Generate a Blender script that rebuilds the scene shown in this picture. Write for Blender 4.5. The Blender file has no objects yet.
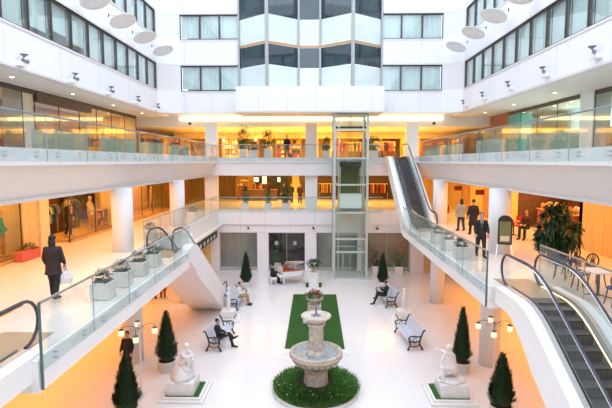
import bpy, math, random
from mathutils import Vector, Matrix
random.seed(7)
PI = math.pi
SC = bpy.context.scene
COL = SC.collection
D2R = math.radians

# ---------------------------------------------------------------- materials
def nodes(name):
    m = bpy.data.materials.new(name); m.use_nodes = True
    nt = m.node_tree
    for n in list(nt.nodes): nt.nodes.remove(n)
    out = nt.nodes.new('ShaderNodeOutputMaterial')
    return m, nt, out

def mat(name, col, rough=.5, metal=0., var=.08, scale=6., spec=.5, bump=0., bscale=40., stretch=None, alpha=None):
    """principled surface with a procedural noise variation of its colour"""
    m, nt, out = nodes(name)
    b = nt.nodes.new('ShaderNodeBsdfPrincipled')
    b.inputs['Roughness'].default_value = rough
    b.inputs['Metallic'].default_value = metal
    b.inputs['Specular IOR Level'].default_value = spec
    tc = nt.nodes.new('ShaderNodeTexCoord')
    mp = nt.nodes.new('ShaderNodeMapping')
    if stretch: mp.inputs['Scale'].default_value = stretch
    nt.links.new(tc.outputs['Object'], mp.inputs['Vector'])
    nz = nt.nodes.new('ShaderNodeTexNoise'); nz.inputs['Scale'].default_value = scale
    nz.inputs['Detail'].default_value = 4
    nt.links.new(mp.outputs[0], nz.inputs['Vector'])
    cr = nt.nodes.new('ShaderNodeValToRGB')
    lo = [max(0, c*(1-var)) for c in col]; hi = [min(1, c*(1+var)) for c in col]
    cr.color_ramp.elements[0].position = .3; cr.color_ramp.elements[1].position = .7
    cr.color_ramp.elements[0].color = (*lo, 1); cr.color_ramp.elements[1].color = (*hi, 1)
    nt.links.new(nz.outputs['Fac'], cr.inputs['Fac'])
    nt.links.new(cr.outputs['Color'], b.inputs['Base Color'])
    if bump:
        n2 = nt.nodes.new('ShaderNodeTexNoise'); n2.inputs['Scale'].default_value = bscale
        nt.links.new(mp.outputs[0], n2.inputs['Vector'])
        bp = nt.nodes.new('ShaderNodeBump'); bp.inputs['Strength'].default_value = bump
        nt.links.new(n2.outputs['Fac'], bp.inputs['Height']); nt.links.new(bp.outputs[0], b.inputs['Normal'])
    nt.links.new(b.outputs[0], out.inputs['Surface'])
    return m

def joint_mat(name, col, jcol, axes, spacing, width=.012, rough=.5, spec=.4, offs=(0, 0, 0), var=.03):
    """panelled / tiled surface: thin joint lines at a spacing along the given object axes"""
    m, nt, out = nodes(name)
    b = nt.nodes.new('ShaderNodeBsdfPrincipled'); b.inputs['Roughness'].default_value = rough
    b.inputs['Specular IOR Level'].default_value = spec
    tc = nt.nodes.new('ShaderNodeTexCoord')
    sx = nt.nodes.new('ShaderNodeSeparateXYZ'); nt.links.new(tc.outputs['Object'], sx.inputs[0])
    last = None
    for ax, sp in zip(axes, spacing):
        i = 'xyz'.index(ax)
        a = nt.nodes.new('ShaderNodeMath'); a.operation = 'ADD'; a.inputs[1].default_value = offs[i] + 1000*sp
        nt.links.new(sx.outputs[i], a.inputs[0])
        md = nt.nodes.new('ShaderNodeMath'); md.operation = 'MODULO'; md.inputs[1].default_value = sp
        nt.links.new(a.outputs[0], md.inputs[0])
        lt = nt.nodes.new('ShaderNodeMath'); lt.operation = 'LESS_THAN'; lt.inputs[1].default_value = width
        nt.links.new(md.outputs[0], lt.inputs[0])
        if last is None: last = lt
        else:
            mx = nt.nodes.new('ShaderNodeMath'); mx.operation = 'MAXIMUM'
            nt.links.new(last.outputs[0], mx.inputs[0]); nt.links.new(lt.outputs[0], mx.inputs[1]); last = mx
    nz = nt.nodes.new('ShaderNodeTexNoise'); nz.inputs['Scale'].default_value = 1.3
    nt.links.new(tc.outputs['Object'], nz.inputs['Vector'])
    cr = nt.nodes.new('ShaderNodeValToRGB')
    cr.color_ramp.elements[0].color = (*[c*(1-var) for c in col], 1); cr.color_ramp.elements[1].color = (*[min(1, c*(1+var)) for c in col], 1)
    nt.links.new(nz.outputs['Fac'], cr.inputs['Fac'])
    mix = nt.nodes.new('ShaderNodeMix'); mix.data_type = 'RGBA'
    nt.links.new(last.outputs[0], mix.inputs['Factor'])
    nt.links.new(cr.outputs['Color'], mix.inputs[6]); mix.inputs[7].default_value = (*jcol, 1)
    nt.links.new(mix.outputs[2], b.inputs['Base Color'])
    nt.links.new(b.outputs[0], out.inputs['Surface'])
    return m

def glass(name, tint=(.86, .95, .93), refl=.08, rough=.02, gcol=(1, 1, 1), edge=.5, haze=0., hcol=(.8, .9, .88), graze=.45):
    """thin architectural glass: see-through with a fresnel-like mirror and a faint body colour"""
    m, nt, out = nodes(name)
    t = nt.nodes.new('ShaderNodeBsdfTransparent'); t.inputs['Color'].default_value = (*tint, 1)
    g = nt.nodes.new('ShaderNodeBsdfGlossy'); g.inputs['Roughness'].default_value = rough; g.inputs['Color'].default_value = (*gcol, 1)
    lw = nt.nodes.new('ShaderNodeLayerWeight'); lw.inputs['Blend'].default_value = edge
    pw = nt.nodes.new('ShaderNodeMath'); pw.operation = 'POWER'; pw.inputs[1].default_value = 3
    nt.links.new(lw.outputs['Facing'], pw.inputs[0])
    ma = nt.nodes.new('ShaderNodeMath'); ma.operation = 'MULTIPLY_ADD'; ma.inputs[1].default_value = graze; ma.inputs[2].default_value = refl
    ma.use_clamp = True
    nt.links.new(pw.outputs[0], ma.inputs[0])
    body = t
    if haze:
        d = nt.nodes.new('ShaderNodeBsdfDiffuse'); d.inputs['Color'].default_value = (*hcol, 1)
        nz = nt.nodes.new('ShaderNodeTexNoise'); nz.inputs['Scale'].default_value = 2.
        tc = nt.nodes.new('ShaderNodeTexCoord'); nt.links.new(tc.outputs['Object'], nz.inputs['Vector'])
        mh = nt.nodes.new('ShaderNodeMath'); mh.operation = 'MULTIPLY_ADD'; mh.inputs[1].default_value = haze*.4; mh.inputs[2].default_value = haze*.8
        nt.links.new(nz.outputs['Fac'], mh.inputs[0])
        body = nt.nodes.new('ShaderNodeMixShader')
        nt.links.new(mh.outputs[0], body.inputs[0]); nt.links.new(t.outputs[0], body.inputs[1]); nt.links.new(d.outputs[0], body.inputs[2])
    mx = nt.nodes.new('ShaderNodeMixShader')
    nt.links.new(ma.outputs[0], mx.inputs[0]); nt.links.new(body.outputs[0], mx.inputs[1]); nt.links.new(g.outputs[0], mx.inputs[2])
    nt.links.new(mx.outputs[0], out.inputs['Surface'])
    return m

def emit(name, col, s):
    m, nt, out = nodes(name)
    e = nt.nodes.new('ShaderNodeEmission'); e.inputs['Color'].default_value = (*col, 1); e.inputs['Strength'].default_value = s
    nt.links.new(e.outputs[0], out.inputs['Surface'])
    return m

M = {}
M['white'] = mat('white_paint', (.86, .86, .87), .55, var=.015, scale=1.5)
M['panel_y'] = joint_mat('white_cladding_side', (.86, .86, .88), (.55, .55, .6), 'y', (3.85,), .02, .45, offs=(0, 1.8, 0))
M['panel_x'] = joint_mat('white_cladding_back', (.86, .86, .88), (.55, .55, .6), 'x', (1.93,), .02, .45)
M['chamfer'] = mat('warm_white_plaster', (.80, .78, .77), .6, var=.02)
M['sill'] = mat('pale_sill_stone', (.74, .71, .70), .5, var=.03)
M['beam'] = joint_mat('white_beam_boarding', (.84, .83, .83), (.7, .69, .69), 'y', (2.4,), .012, .6)
M['floor'] = joint_mat('polished_white_floor_tiles', (.80, .79, .80), (.72, .71, .72), 'xy', (.9, .9), .008, .16, .45)
M['gfloor'] = joint_mat('polished_cream_gallery_tiles', (.80, .77, .73), (.70, .66, .62), 'xy', (.6, .6), .008, .18, .45)
M['soffit'] = joint_mat('cream_ceiling_boards', (.82, .78, .72), (.55, .52, .47), 'y', (3.85,), .03, .6)
M['ceil'] = joint_mat('cream_ceiling_tiles', (.85, .81, .72), (.62, .56, .45), 'xy', (1.2, .6), .03, .5)
M['warmwall'] = mat('honey_wall', (.82, .66, .42), .6, var=.08, scale=1.2)
M['goldwall'] = mat('golden_panelling', (.85, .62, .26), .5, var=.15, scale=1.2, stretch=(4, 4, .3))
M['beige'] = mat('beige_pleated_curtain', (.68, .50, .27), .8, var=.12, scale=3, stretch=(5, 5, .05))
M['darkwall'] = mat('dark_brown_wall', (.10, .055, .035), .5, var=.3)
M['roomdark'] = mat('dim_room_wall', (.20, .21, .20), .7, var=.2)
M['black'] = mat('black_shop_wall', (.02, .022, .022), .35, var=.3)
M['greywall'] = mat('grey_shop_wall', (.30, .31, .29), .6, var=.12, scale=.8)
M['tealwall'] = mat('teal_wall', (.10, .42, .40), .5, var=.12)
M['wood'] = mat('red_brown_wood', (.30, .12, .05), .4, var=.3, scale=4, stretch=(1, 1, 6))
M['oak'] = mat('oak_wood', (.55, .33, .14), .45, var=.2, scale=4, stretch=(6, 1, 1))
M['blind'] = mat('pale_green_blind', (.80, .87, .845), .8, var=.10, scale=1.0, stretch=(9, 9, .15))
M['frame'] = mat('dark_bronze_window_frame', (.07, .055, .045), .4, metal=.3)
M['mull'] = mat('grey_aluminium_mullion', (.36, .35, .33), .4, metal=.5)
M['winglass'] = glass('window_glass', (.93, .97, .965), .06, haze=.05)
M['shopglass'] = glass('shop_window_glass', (.95, .96, .95), .03, graze=.10)
M['shopglass_up'] = glass('upper_shop_window_glass', (.84, .87, .86), .07, graze=.16)
M['darkglass'] = mat('dark_spandrel_glass', (.025, .045, .055), .04, var=.2, spec=1.)
M['whiteglass'] = mat('white_backed_glass', (.72, .80, .79), .12, var=.05, spec=.7, scale=.9)
M['rail_glass'] = glass('balustrade_glass', (.925, .965, .965), .025, haze=.02, hcol=(.66, .78, .86), graze=.30)
M['glass_edge'] = mat('green_glass_edge', (.07, .15, .145), .2, var=.1)
M['pane_edge'] = mat('pale_glass_edge', (.30, .40, .385), .2, var=.1)
M['esc_glass'] = glass('escalator_glass', (.93, .96, .955), .012, graze=.06)
M['lift_glass'] = glass('lift_glass', (.90, .945, .925), .012, graze=.03)
M['deck'] = mat('satin_deck_metal', (.62, .63, .65), .4, metal=.7, var=.04)
M['skirt'] = mat('grey_skirt_metal', (.30, .30, .30), .55, metal=.4)
M['steel'] = mat('brushed_steel', (.55, .56, .57), .28, metal=.9, var=.08)
M['railmetal'] = mat('grey_steel_rail', (.33, .36, .36), .3, metal=.8, var=.08)
M['lift_frame'] = mat('pale_green_grey_steel', (.50, .57, .54), .35, metal=.2, var=.05)
M['chrome'] = mat('chrome', (.80, .81, .83), .12, metal=1., var=.03)
M['brass'] = mat('brass_strip', (.85, .62, .22), .3, metal=.7, var=.1)
M['rubber'] = mat('black_rubber', (.045, .042, .065), .35, var=.2)
M['step'] = joint_mat('ribbed_step_metal', (.115, .11, .108), (.04, .04, .04), 'x', (.05,), .018, .4, .5)
M['step_edge'] = mat('step_nosing', (.15, .145, .14), .35, metal=.5)
M['plate'] = joint_mat('landing_plate_metal', (.42, .34, .25), (.25, .2, .15), 'x', (.06,), .012, .35, .5)
M['marble'] = mat('white_marble', (.80, .79, .78), .35, var=.05, scale=4)
M['stone'] = mat('carved_cream_stone', (.56, .50, .43), .7, var=.24, scale=7, bump=.3, bscale=30)
M['stone_pink'] = mat('rose_tinted_stone_rim', (.62, .47, .38), .7, var=.2, scale=9)
M['water'] = mat('fountain_water', (.30, .38, .45), .22, var=.35, scale=9, spec=.4, bump=.2, bscale=20)
M['grass'] = mat('lawn_green', (.022, .105, .010), .85, var=.45, scale=25, bump=.6, bscale=90)
M['blade'] = mat('grass_blade', (.035, .13, .014), .7, var=.5, scale=30)
M['darkblade'] = mat('dark_grass_blade', (.055, .19, .022), .7, var=.6, scale=12)
M['conifer'] = mat('conifer_needles', (.018, .055, .016), .8, var=.6, scale=14)
M['leaf'] = mat('dark_green_leaf', (.03, .10, .025), .5, var=.5, scale=10)
M['leaf2'] = mat('mid_green_leaf', (.06, .17, .04), .5, var=.5, scale=10)
M['figleaf'] = mat('fig_leaf', (.010, .050, .022), .4, var=.6, scale=8)
M['trunk'] = mat('bark', (.16, .10, .06), .9, var=.3, scale=20)
M['soil'] = mat('potting_soil', (.06, .04, .03), .95, var=.3, scale=40)
M['red'] = mat('red_petals', (.55, .02, .03), .5, var=.3, scale=20)
M['pink'] = mat('pink_petals', (.75, .25, .32), .5, var=.3, scale=20)
M['pot'] = mat('cream_planter', (.70, .70, .66), .5, var=.05)
M['potw'] = mat('white_glazed_pot', (.78, .77, .76), .35, var=.04)
M['frost'] = glass('frosted_green_screen', (.66, .72, .62), .03, .3, haze=.35, hcol=(.50, .56, .44), graze=.08)
M['trough_in'] = mat('sage_trough_liner', (.46, .50, .40), .6, var=.12)
M['iron'] = mat('black_cast_iron', (.012, .012, .013), .4, var=.3)
M['slat'] = mat('pale_blue_painted_slat', (.62, .68, .80), .4, var=.06)
M['piano'] = mat('white_piano_lacquer', (.84, .82, .80), .15, var=.02)
M['pianoin'] = mat('red_gold_soundboard', (.55, .14, .04), .4, var=.3)
M['lampshade'] = emit('lit_lamp_shade', (1, .76, .42), 1.5)
M['spot'] = emit('downlight_glow', (1, .86, .62), 14.)
M['cove'] = emit('cove_light', (1, .78, .36), 5.0)
M['coldstrip'] = emit('cool_strip_light', (.62, 1, .95), 3.5)
M['disc'] = mat('pearl_reflector_disc', (.84, .83, .84), .4, var=.06, scale=5)
M['lampgrey'] = mat('grey_floodlight_metal', (.20, .21, .25), .4, metal=.4)
M['dark'] = mat('near_black_plastic', (.02, .02, .022), .4)
M['skin'] = mat('skin', (.55, .33, .24), .5, var=.06)
M['hair'] = mat('dark_hair', (.02, .014, .011), .6, var=.3, scale=30)
M['lip'] = mat('lips', (.35, .10, .09), .5)
M['eye'] = mat('eye_dark', (.015, .012, .012), .2)
for k, c in dict(navy=(.015, .018, .035), coal=(.012, .012, .014), brownblack=(.035, .018, .018), denim=(.02, .03, .07), khaki=(.40, .25, .12), shirt=(.78, .78, .80),
                 greyknit=(.36, .35, .31), bluegrey=(.38, .44, .58), redcloth=(.40, .02, .02), tealcloth=(.05, .38, .33), amber=(.50, .24, .06), shoe=(.012, .01, .01),
                 wine=(.13, .012, .012), bag=(.80, .79, .83), mannskin=(.62, .44, .28), cream=(.72, .62, .45), bluecloth=(.04, .06, .30), pinkbox=(.62, .13, .12), purple=(.20, .05, .25), olive=(.2, .19, .07)).items():
    M[k] = mat(k + '_cloth', c, .75, var=.15, scale=18)

# ---------------------------------------------------------------- mesh helper
class MB:
    def __init__(s): s.v = []; s.f = []; s.fm = []; s.mi = 0
    def add(s, vs, fs):
        b = len(s.v); s.v += [tuple(p) for p in vs]; s.f += [tuple(i + b for i in f) for f in fs]; s.fm += [s.mi]*len(fs); return s
    def box(s, x0, x1, y0, y1, z0, z1):
        return s.add([(x, y, z) for z in (z0, z1) for y in (y0, y1) for x in (x0, x1)],
                     [(0, 2, 3, 1), (4, 5, 7, 6), (0, 1, 5, 4), (2, 6, 7, 3), (0, 4, 6, 2), (1, 3, 7, 5)])
    def cbox(s, c, size, rz=0., rx=0., ry=0.):
        R = Matrix.Rotation(rz, 3, 'Z') @ Matrix.Rotation(ry, 3, 'Y') @ Matrix.Rotation(rx, 3, 'X')
        h = [a/2 for a in size]
        vs = [Vector(c) + R @ Vector((x*h[0], y*h[1], z*h[2])) for z in (-1, 1) for y in (-1, 1) for x in (-1, 1)]
        return s.add(vs, [(0, 2, 3, 1), (4, 5, 7, 6), (0, 1, 5, 4), (2, 6, 7, 3), (0, 4, 6, 2), (1, 3, 7, 5)])
    def bbox(s, c, size, bev=.02, rz=0.):
        """box with chamfered edges in plan and at the top"""
        x, y, z = size[0]/2, size[1]/2, size[2]/2; b = bev
        R = Matrix.Rotation(rz, 3, 'Z')
        def ring(ix, zz): return [Vector(c) + R @ Vector(p) for p in ((-x+ix+b, -y+ix, zz), (x-ix-b, -y+ix, zz), (x-ix, -y+ix+b, zz), (x-ix, y-ix-b, zz), (x-ix-b, y-ix, zz), (-x+ix+b, y-ix, zz), (-x+ix, y-ix-b, zz), (-x+ix, -y+ix+b, zz))]
        vs = ring(b, -z) + ring(0, -z+b) + ring(0, z-b) + ring(b, z)
        fs = [tuple(range(7, -1, -1)), tuple(range(24, 32))]
        for k in range(3):
            for i in range(8): fs.append((k*8+i, k*8+(i+1) % 8, k*8+8+(i+1) % 8, k*8+8+i))
        return s.add(vs, fs)
    def cyl(s, p0, p1, r0, r1=None, n=12, caps=True):
        r1 = r0 if r1 is None else r1
        p0 = Vector(p0); p1 = Vector(p1); d = (p1-p0).normalized()
        a = d.orthogonal().normalized(); b = d.cross(a)
        vs = [p + r*(math.cos(2*PI*i/n)*a + math.sin(2*PI*i/n)*b) for p, r in ((p0, r0), (p1, r1)) for i in range(n)]
        fs = [(i, (i+1) % n, n+(i+1) % n, n+i) for i in range(n)]
        if caps: fs += [tuple(range(n-1, -1, -1)), tuple(range(n, 2*n))]
        return s.add(vs, fs)
    def tube(s, pts, r, n=8, closed=False):
        pts = [Vector(p) for p in pts]; N = len(pts); vs = []; prev = None
        rr = r if isinstance(r, (list, tuple)) else [r]*N
        for i, p in enumerate(pts):
            t = (pts[(i+1) % N]-pts[i-1]) if closed or 0 < i < N-1 else (pts[1]-pts[0] if i == 0 else pts[-1]-pts[-2])
            t.normalize()
            if prev is None: a = t.orthogonal().normalized()
            else:
                a = prev - t*prev.dot(t)
                a = a.normalized() if a.length > 1e-6 else t.orthogonal().normalized()
            prev = a; b = t.cross(a)
            vs += [p + rr[i]*(math.cos(2*PI*k/n)*a + math.sin(2*PI*k/n)*b) for k in range(n)]
        fs = []
        for i in range(N if closed else N-1):
            j = (i+1) % N
            fs += [(i*n+k, i*n+(k+1) % n, j*n+(k+1) % n, j*n+k) for k in range(n)]
        if not closed: fs += [tuple(range(n-1, -1, -1)), tuple(range((N-1)*n, N*n))]
        return s.add(vs, fs)
    def lathe(s, prof, c=(0, 0, 0), n=24, wob=None, caps=True):
        vs = []; fs = []; c = Vector(c)
        for r, z in prof:
            for i in range(n):
                a = 2*PI*i/n; q = r*(1 + (wob(a) if wob else 0))
                vs.append(c + Vector((q*math.cos(a), q*math.sin(a), z)))
        for k in range(len(prof)-1):
            fs += [(k*n+i, k*n+(i+1) % n, (k+1)*n+(i+1) % n, (k+1)*n+i) for i in range(n)]
        if caps: fs += [tuple(range(n-1, -1, -1)), tuple(range((len(prof)-1)*n, len(prof)*n))]
        return s.add(vs, fs)
    def prism(s, poly, z0, z1):
        n = len(poly)
        return s.add([(x, y, z0) for x, y in poly] + [(x, y, z1) for x, y in poly],
                     [tuple(range(n-1, -1, -1)), tuple(range(n, 2*n))] + [(i, (i+1) % n, n+(i+1) % n, n+i) for i in range(n)])
    def strip(s, lo, hi, x0, x1):
        """solid between two (y,z) polylines lo and hi (same length), from x0 to x1"""
        n = len(lo)
        vs = [(x, y, z) for x in (x0, x1) for pl in (lo, hi) for y, z in pl]
        A = lambda k, h, i: k*2*n + h*n + i
        fs = []
        for i in range(n-1):
            fs += [(A(0, 0, i), A(0, 0, i+1), A(0, 1, i+1), A(0, 1, i)), (A(1, 0, i), A(1, 1, i), A(1, 1, i+1), A(1, 0, i+1)),
                   (A(0, 1, i), A(0, 1, i+1), A(1, 1, i+1), A(1, 1, i)), (A(0, 0, i), A(1, 0, i), A(1, 0, i+1), A(0, 0, i+1))]
        fs += [(A(0, 0, 0), A(0, 1, 0), A(1, 1, 0), A(1, 0, 0)), (A(0, 0, n-1), A(1, 0, n-1), A(1, 1, n-1), A(0, 1, n-1))]
        return s.add(vs, fs)
    def ell(s, c, r, nu=12, nv=8, R=None):
        c = Vector(c); vs = []; fs = []
        for j in range(nv+1):
            t = PI*j/nv
            for i in range(nu):
                a = 2*PI*i/nu
                p = Vector((r[0]*math.sin(t)*math.cos(a), r[1]*math.sin(t)*math.sin(a), r[2]*math.cos(t)))
                vs.append(c + (R @ p if R else p))
        for j in range(nv):
            fs += [(j*nu+i, (j+1)*nu+i, (j+1)*nu+(i+1) % nu, j*nu+(i+1) % nu) for i in range(nu)]
        return s.add(vs, fs)
    def leaf(s, p, d, L, w, droop=.3, up=Vector((0, 0, 1))):
        p = Vector(p); d = Vector(d).normalized()
        sd = d.cross(up)
        sd = sd.normalized() if sd.length > 1e-4 else Vector((1, 0, 0))
        m = p + d*L*.5; e = p + d*L - up*L*droop
        return s.add([p, m + sd*w/2, e, m - sd*w/2], [(0, 1, 2, 3)])
    def data(s, name, mats, smooth=False):
        me = bpy.data.meshes.new(name); me.from_pydata(s.v, [], s.f)
        for m in (mats if isinstance(mats, (list, tuple)) else [mats]): me.materials.append(M[m] if isinstance(m, str) else m)
        if any(s.fm):
            for p, i in zip(me.polygons, s.fm): p.material_index = i
        if smooth:
            for p in me.polygons: p.use_smooth = True
        me.update(); return me
    def build(s, name, mats, parent=None, smooth=False, label=None):
        return obj(name, s.data(name, mats, smooth), parent, label)

def obj(name, me, parent=None, label=None):
    o = bpy.data.objects.new(name, me); COL.objects.link(o)
    if parent: o.parent = parent
    if label: o['label'] = label
    return o
def tag(o, label=None, cat=None, group=None, kind=None):
    if label: o['label'] = label
    if cat: o['category'] = cat
    if group: o['group'] = group
    if kind: o['kind'] = kind
    return o
def thing(name, label, cat, loc=(0, 0, 0), rz=0., group=None):
    o = bpy.data.objects.new(name, None); COL.objects.link(o)
    o.location = loc; o.rotation_euler = (0, 0, rz); o.empty_display_size = .2
    return tag(o, label, cat, group)
def dup(root, loc, rz=None, label=None, group=None):
    r = root.copy(); COL.objects.link(r); r.location = loc
    if rz is not None: r.rotation_euler = (0, 0, rz)
    if label: r['label'] = label
    if group: r['group'] = group
    for ch in KIDS(root):
        c = ch.copy(); COL.objects.link(c); c.parent = r
        for g in KIDS(ch):
            d = g.copy(); COL.objects.link(d); d.parent = c
    return r
def KIDS(o): return list(o.children)
def struct(name, mb, m, smooth=False): return tag(mb.build(name, m, smooth=smooth), kind='structure')
ORD = ['nearest', 'second', 'third', 'fourth', 'fifth', 'sixth', 'seventh', 'eighth', 'ninth', 'tenth', 'eleventh', 'twelfth']

# ---------------------------------------------------------------- levels
Z2, Z3 = 4.8, 8.8
CEIL3 = 12.05
LW, RW = -11.4, 10.6          # inner faces of the upper walls
BY = 35.3                     # upper back wall
SY = 36.0                     # back gallery edge

# ground floor, gallery floors
struct('floor', MB().box(-16, 16, -2, 49, -.3, 0), 'floor')
b = MB(); b.box(-15.5, -7.55, 3, 50, Z2-.45, Z2); b.box(-7.55, -7.1, 3, 19.3, Z2-.45, Z2); b.box(-7.1, -5.25, 8.45, 19.0, Z2-.45, Z2)
struct('floor_second_left', b, 'gfloor')
b = MB(); b.box(7.1, 15.5, 3, SY, Z2-.45, Z2); b.box(5.2, 7.1, 13.75, 27.2, Z2-.45, Z2); b.box(7.5, 15.5, SY, 50, Z2-.45, Z2)
struct('floor_second_right', b, 'gfloor')
struct('floor_second_back', MB().box(-7.55, 7.5, SY, 50, Z2-.45, Z2), 'gfloor')
struct('floor_third_left', MB().box(-18.5, -7.5, 3, SY, Z3-.34, Z3), 'gfloor')
struct('floor_third_right', MB().box(6.95, 18.5, 3, SY, Z3-.34, Z3), 'gfloor')
struct('floor_third_back', MB().box(-18.5, 18.5, SY, 50, Z3-.34, Z3), 'gfloor')
# slab edge trims (white fascias) and beams under the galleries
def slope_beam(xa, xb, y0, y1):
    q = xb+(.6 if xb > 0 else -.6)
    return MB().add([(x, y, z) for y in (y0, y1) for x, z in ((xa, Z3-.36), (xb, 7.42), (q, 7.42), (q, Z3-.36))], [(0, 1, 2, 3), (7, 6, 5, 4), (0, 4, 5, 1), (1, 5, 6, 2), (2, 6, 7, 3), (3, 7, 4, 0)])
n_tr = [0]
def trim(mb, m): n_tr[0] += 1; return struct('trim_%d' % n_tr[0], mb, m)
trim(MB().box(-5.25, -5.18, 8.45, 19.0, Z2-.65, Z2+.02), 'white')
trim(MB().box(-7.1, -5.18, 8.38, 8.45, Z2-.65, Z2-.02), 'white')
trim(MB().box(-7.1, -5.25, 8.45, 19.0, Z2-.65, Z2-.46), 'white')
trim(MB().box(5.13, 5.2, 13.75, 27.2, Z2-.65, Z2+.02), 'white')
trim(MB().box(5.2, 7.1, 13.75, 27.2, Z2-.65, Z2-.46), 'white')
trim(MB().box(-7.57, -7.47, 19.3, SY, Z2-1.25, Z2-.1), 'white'); trim(MB().box(-7.57, -7.02, 19.22, 19.3, Z2-1.25, Z2-.1), 'white')
trim(MB().box(7.02, 7.12, 27.2, SY, Z2-1.25, Z2-.1), 'white')
trim(MB().box(-7.5, 7.45, SY-.07, SY, Z2-1.15, Z2-.02), 'panel_x')
trim(MB().box(-11.2, 11.2, SY+.1, SY+.4, 3.0, Z2-1.17), 'panel_x')
trim(MB().box(-7.5, -7.42, 3, SY, Z3-.40, Z3+.05), 'panel_y')
trim(MB().box(6.87, 6.95, 3, SY, Z3-.40, Z3+.05), 'panel_y')
trim(MB().box(-7.5, 6.95, SY-.07, SY, Z3-.40, Z3-.02), 'white')
trim(slope_beam(-7.56, -8.2, 3, SY+.3), 'beam')
trim(slope_beam(7.0, 7.65, 3, SY+.3), 'beam')
trim(MB().box(-9.0, 8.4, SY+.05, SY+.5, 7.42, Z3-.34), 'white')
trim(MB().box(-8.25, -8.1, 3, SY, 7.36, 7.46), 'sill')
trim(MB().box(7.55, 7.7, 3, SY, 7.36, 7.46), 'sill')
# dropped ceilings over ground and second floor galleries
struct('ceiling_ground_left', MB().box(-15.5, -7.15, 3, 49, 3.55, 3.65), 'ceil')
struct('ceiling_ground_right', MB().box(7.15, 15.5, 3, 49, 3.55, 3.65), 'ceil')
struct('ceiling_second_left', MB().box(-15.5, -8.2, 3, 50, 7.5, 7.6), 'ceil')
struct('ceiling_second_right', MB().box(7.7, 15.5, 3, 50, 7.5, 7.6), 'ceil')
struct('ceiling_second_back', MB().box(-8.2, 7.7, SY+.5, 50, 7.5, 7.6), 'ceil')
# columns
for (x, y, z0, z1) in [(-7.75, 19.3, 0, 4.2), (7.35, 19.3, 0, 4.2), (-7.75, 27.7, 0, 4.2), (7.4, 28, 0, 4.2),
                       (-7.98, 19.2, Z2, 7.42), (7.45, 19.0, Z2, 7.42), (-7.98, 27, Z2, 7.42), (7.5, 28.2, Z2, 7.42)]:
    struct('column', MB().cyl((x, y, z0), (x, y, z1), .42, n=32), 'white', True)
for x in (-8.15, -.3, 7.55):
    struct('column', MB().cbox((x, SY+.95, (Z2+7.5)/2), (.95, .7, 7.5-Z2)), 'white')
    struct('column', MB().cbox((x, SY+1.3, (Z3+11.5)/2), (.9, .7, 11.5-Z3)), 'white')

# ---------------------------------------------------------------- upper walls with window bands
ROWS = [(13.68, 15.55), (17.4, 19.2), (21.1, 22.9)]
def wall_bands(axis, pos, a0, a1, out, name, m):
    """solid bands between the rows of windows. out = +1/-1: direction away from the atrium"""
    b = MB(); z = CEIL3
    for (s, t) in ROWS + [(24, 24)]:
        lo, hi = sorted((pos, pos + out*.35))
        if axis == 'x': b.box(lo, hi, a0, a1, z, s)
        else: b.box(a0, a1, lo, hi, z, s)
        z = t
    return struct(name, b, m)
wall_bands('x', LW, 3, 34.4, -1, 'wall_left', 'panel_y')
wall_bands('x', RW, 3, 34.4, 1, 'wall_right', 'panel_y')
wall_bands('y', BY, -9.95, -5.6, 1, 'wall_back', 'panel_x')
wall_bands('y', BY, 4.85, 9.3, 1, 'wall_back_right', 'panel_x')
# chamfered corners: full-height plaster strips with white bands standing slightly proud
for side, (xa, xb) in (('left', (LW, -9.95)), ('right', (RW, 9.3))):
    d = -1 if side == 'left' else 1
    b = MB(); b.prism([(xa, 34.4), (xb, BY), (xb, BY+.4), (xa+d*.4, BY+.4), (xa+d*.4, 34.4)], CEIL3, 24)
    struct('wall_corner_' + side, b, 'chamfer')
    b = MB(); z = CEIL3
    for (s, t) in ROWS + [(24, 24)]:
        b.prism([(xa, 34.38), (xb, BY-.03), (xb, BY+.02), (xa, 34.45)], z, s); z = t
    trim(b, 'white')
nwin = [0]
def window_run(axis, pos, out, cuts, row, blinds):
    """one continuous band of windows; each opening gets a frame, its pane and its blind"""
    s, t = ROWS[row]; nwin[0] += 1
    T = (lambda a, d, z: (pos + out*d, a, z)) if axis == 'x' else (lambda a, d, z: (a, pos + out*d, z))
    def bx(mb, a0, a1, d0, d1, z0, z1):
        p = T(a0, d0, z0); q = T(a1, d1, z1)
        return mb.box(*sorted((p[0], q[0])), *sorted((p[1], q[1])), *sorted((p[2], q[2])))
    f = MB(); A0, A1 = cuts[0], cuts[-1]
    bx(f, A0, A1, .06, .2, s, s+.07); bx(f, A0, A1, .06, .2, t-.09, t)
    for c in cuts: bx(f, c-.045, c+.045, .04, .22, s, t)
    root = struct('window_%d' % nwin[0], f, 'frame')
    sl = MB(); bx(sl, A0, A1, -.04, .2, s-.10, s); bx(sl, A0, A1, -.02, .12, t, t+.09)
    sl.build('window_sill', 'sill', root)
    for i in range(len(cuts)-1):
        g = MB(); bx(g, cuts[i]+.05, cuts[i+1]-.05, .10, .12, s+.06, t-.08); g.build('pane', 'winglass', root)
        dr = blinds[i % len(blinds)]
        k = MB(); bx(k, cuts[i]+.06, cuts[i+1]-.06, .30, .32, t-(t-s)*dr, t); k.build('blind', 'blind', root)
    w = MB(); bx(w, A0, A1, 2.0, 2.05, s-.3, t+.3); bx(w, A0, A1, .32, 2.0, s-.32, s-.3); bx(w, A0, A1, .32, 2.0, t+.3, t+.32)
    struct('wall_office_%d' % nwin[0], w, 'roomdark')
side_cuts = [4 + 1.683*i for i in range(19)]
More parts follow.
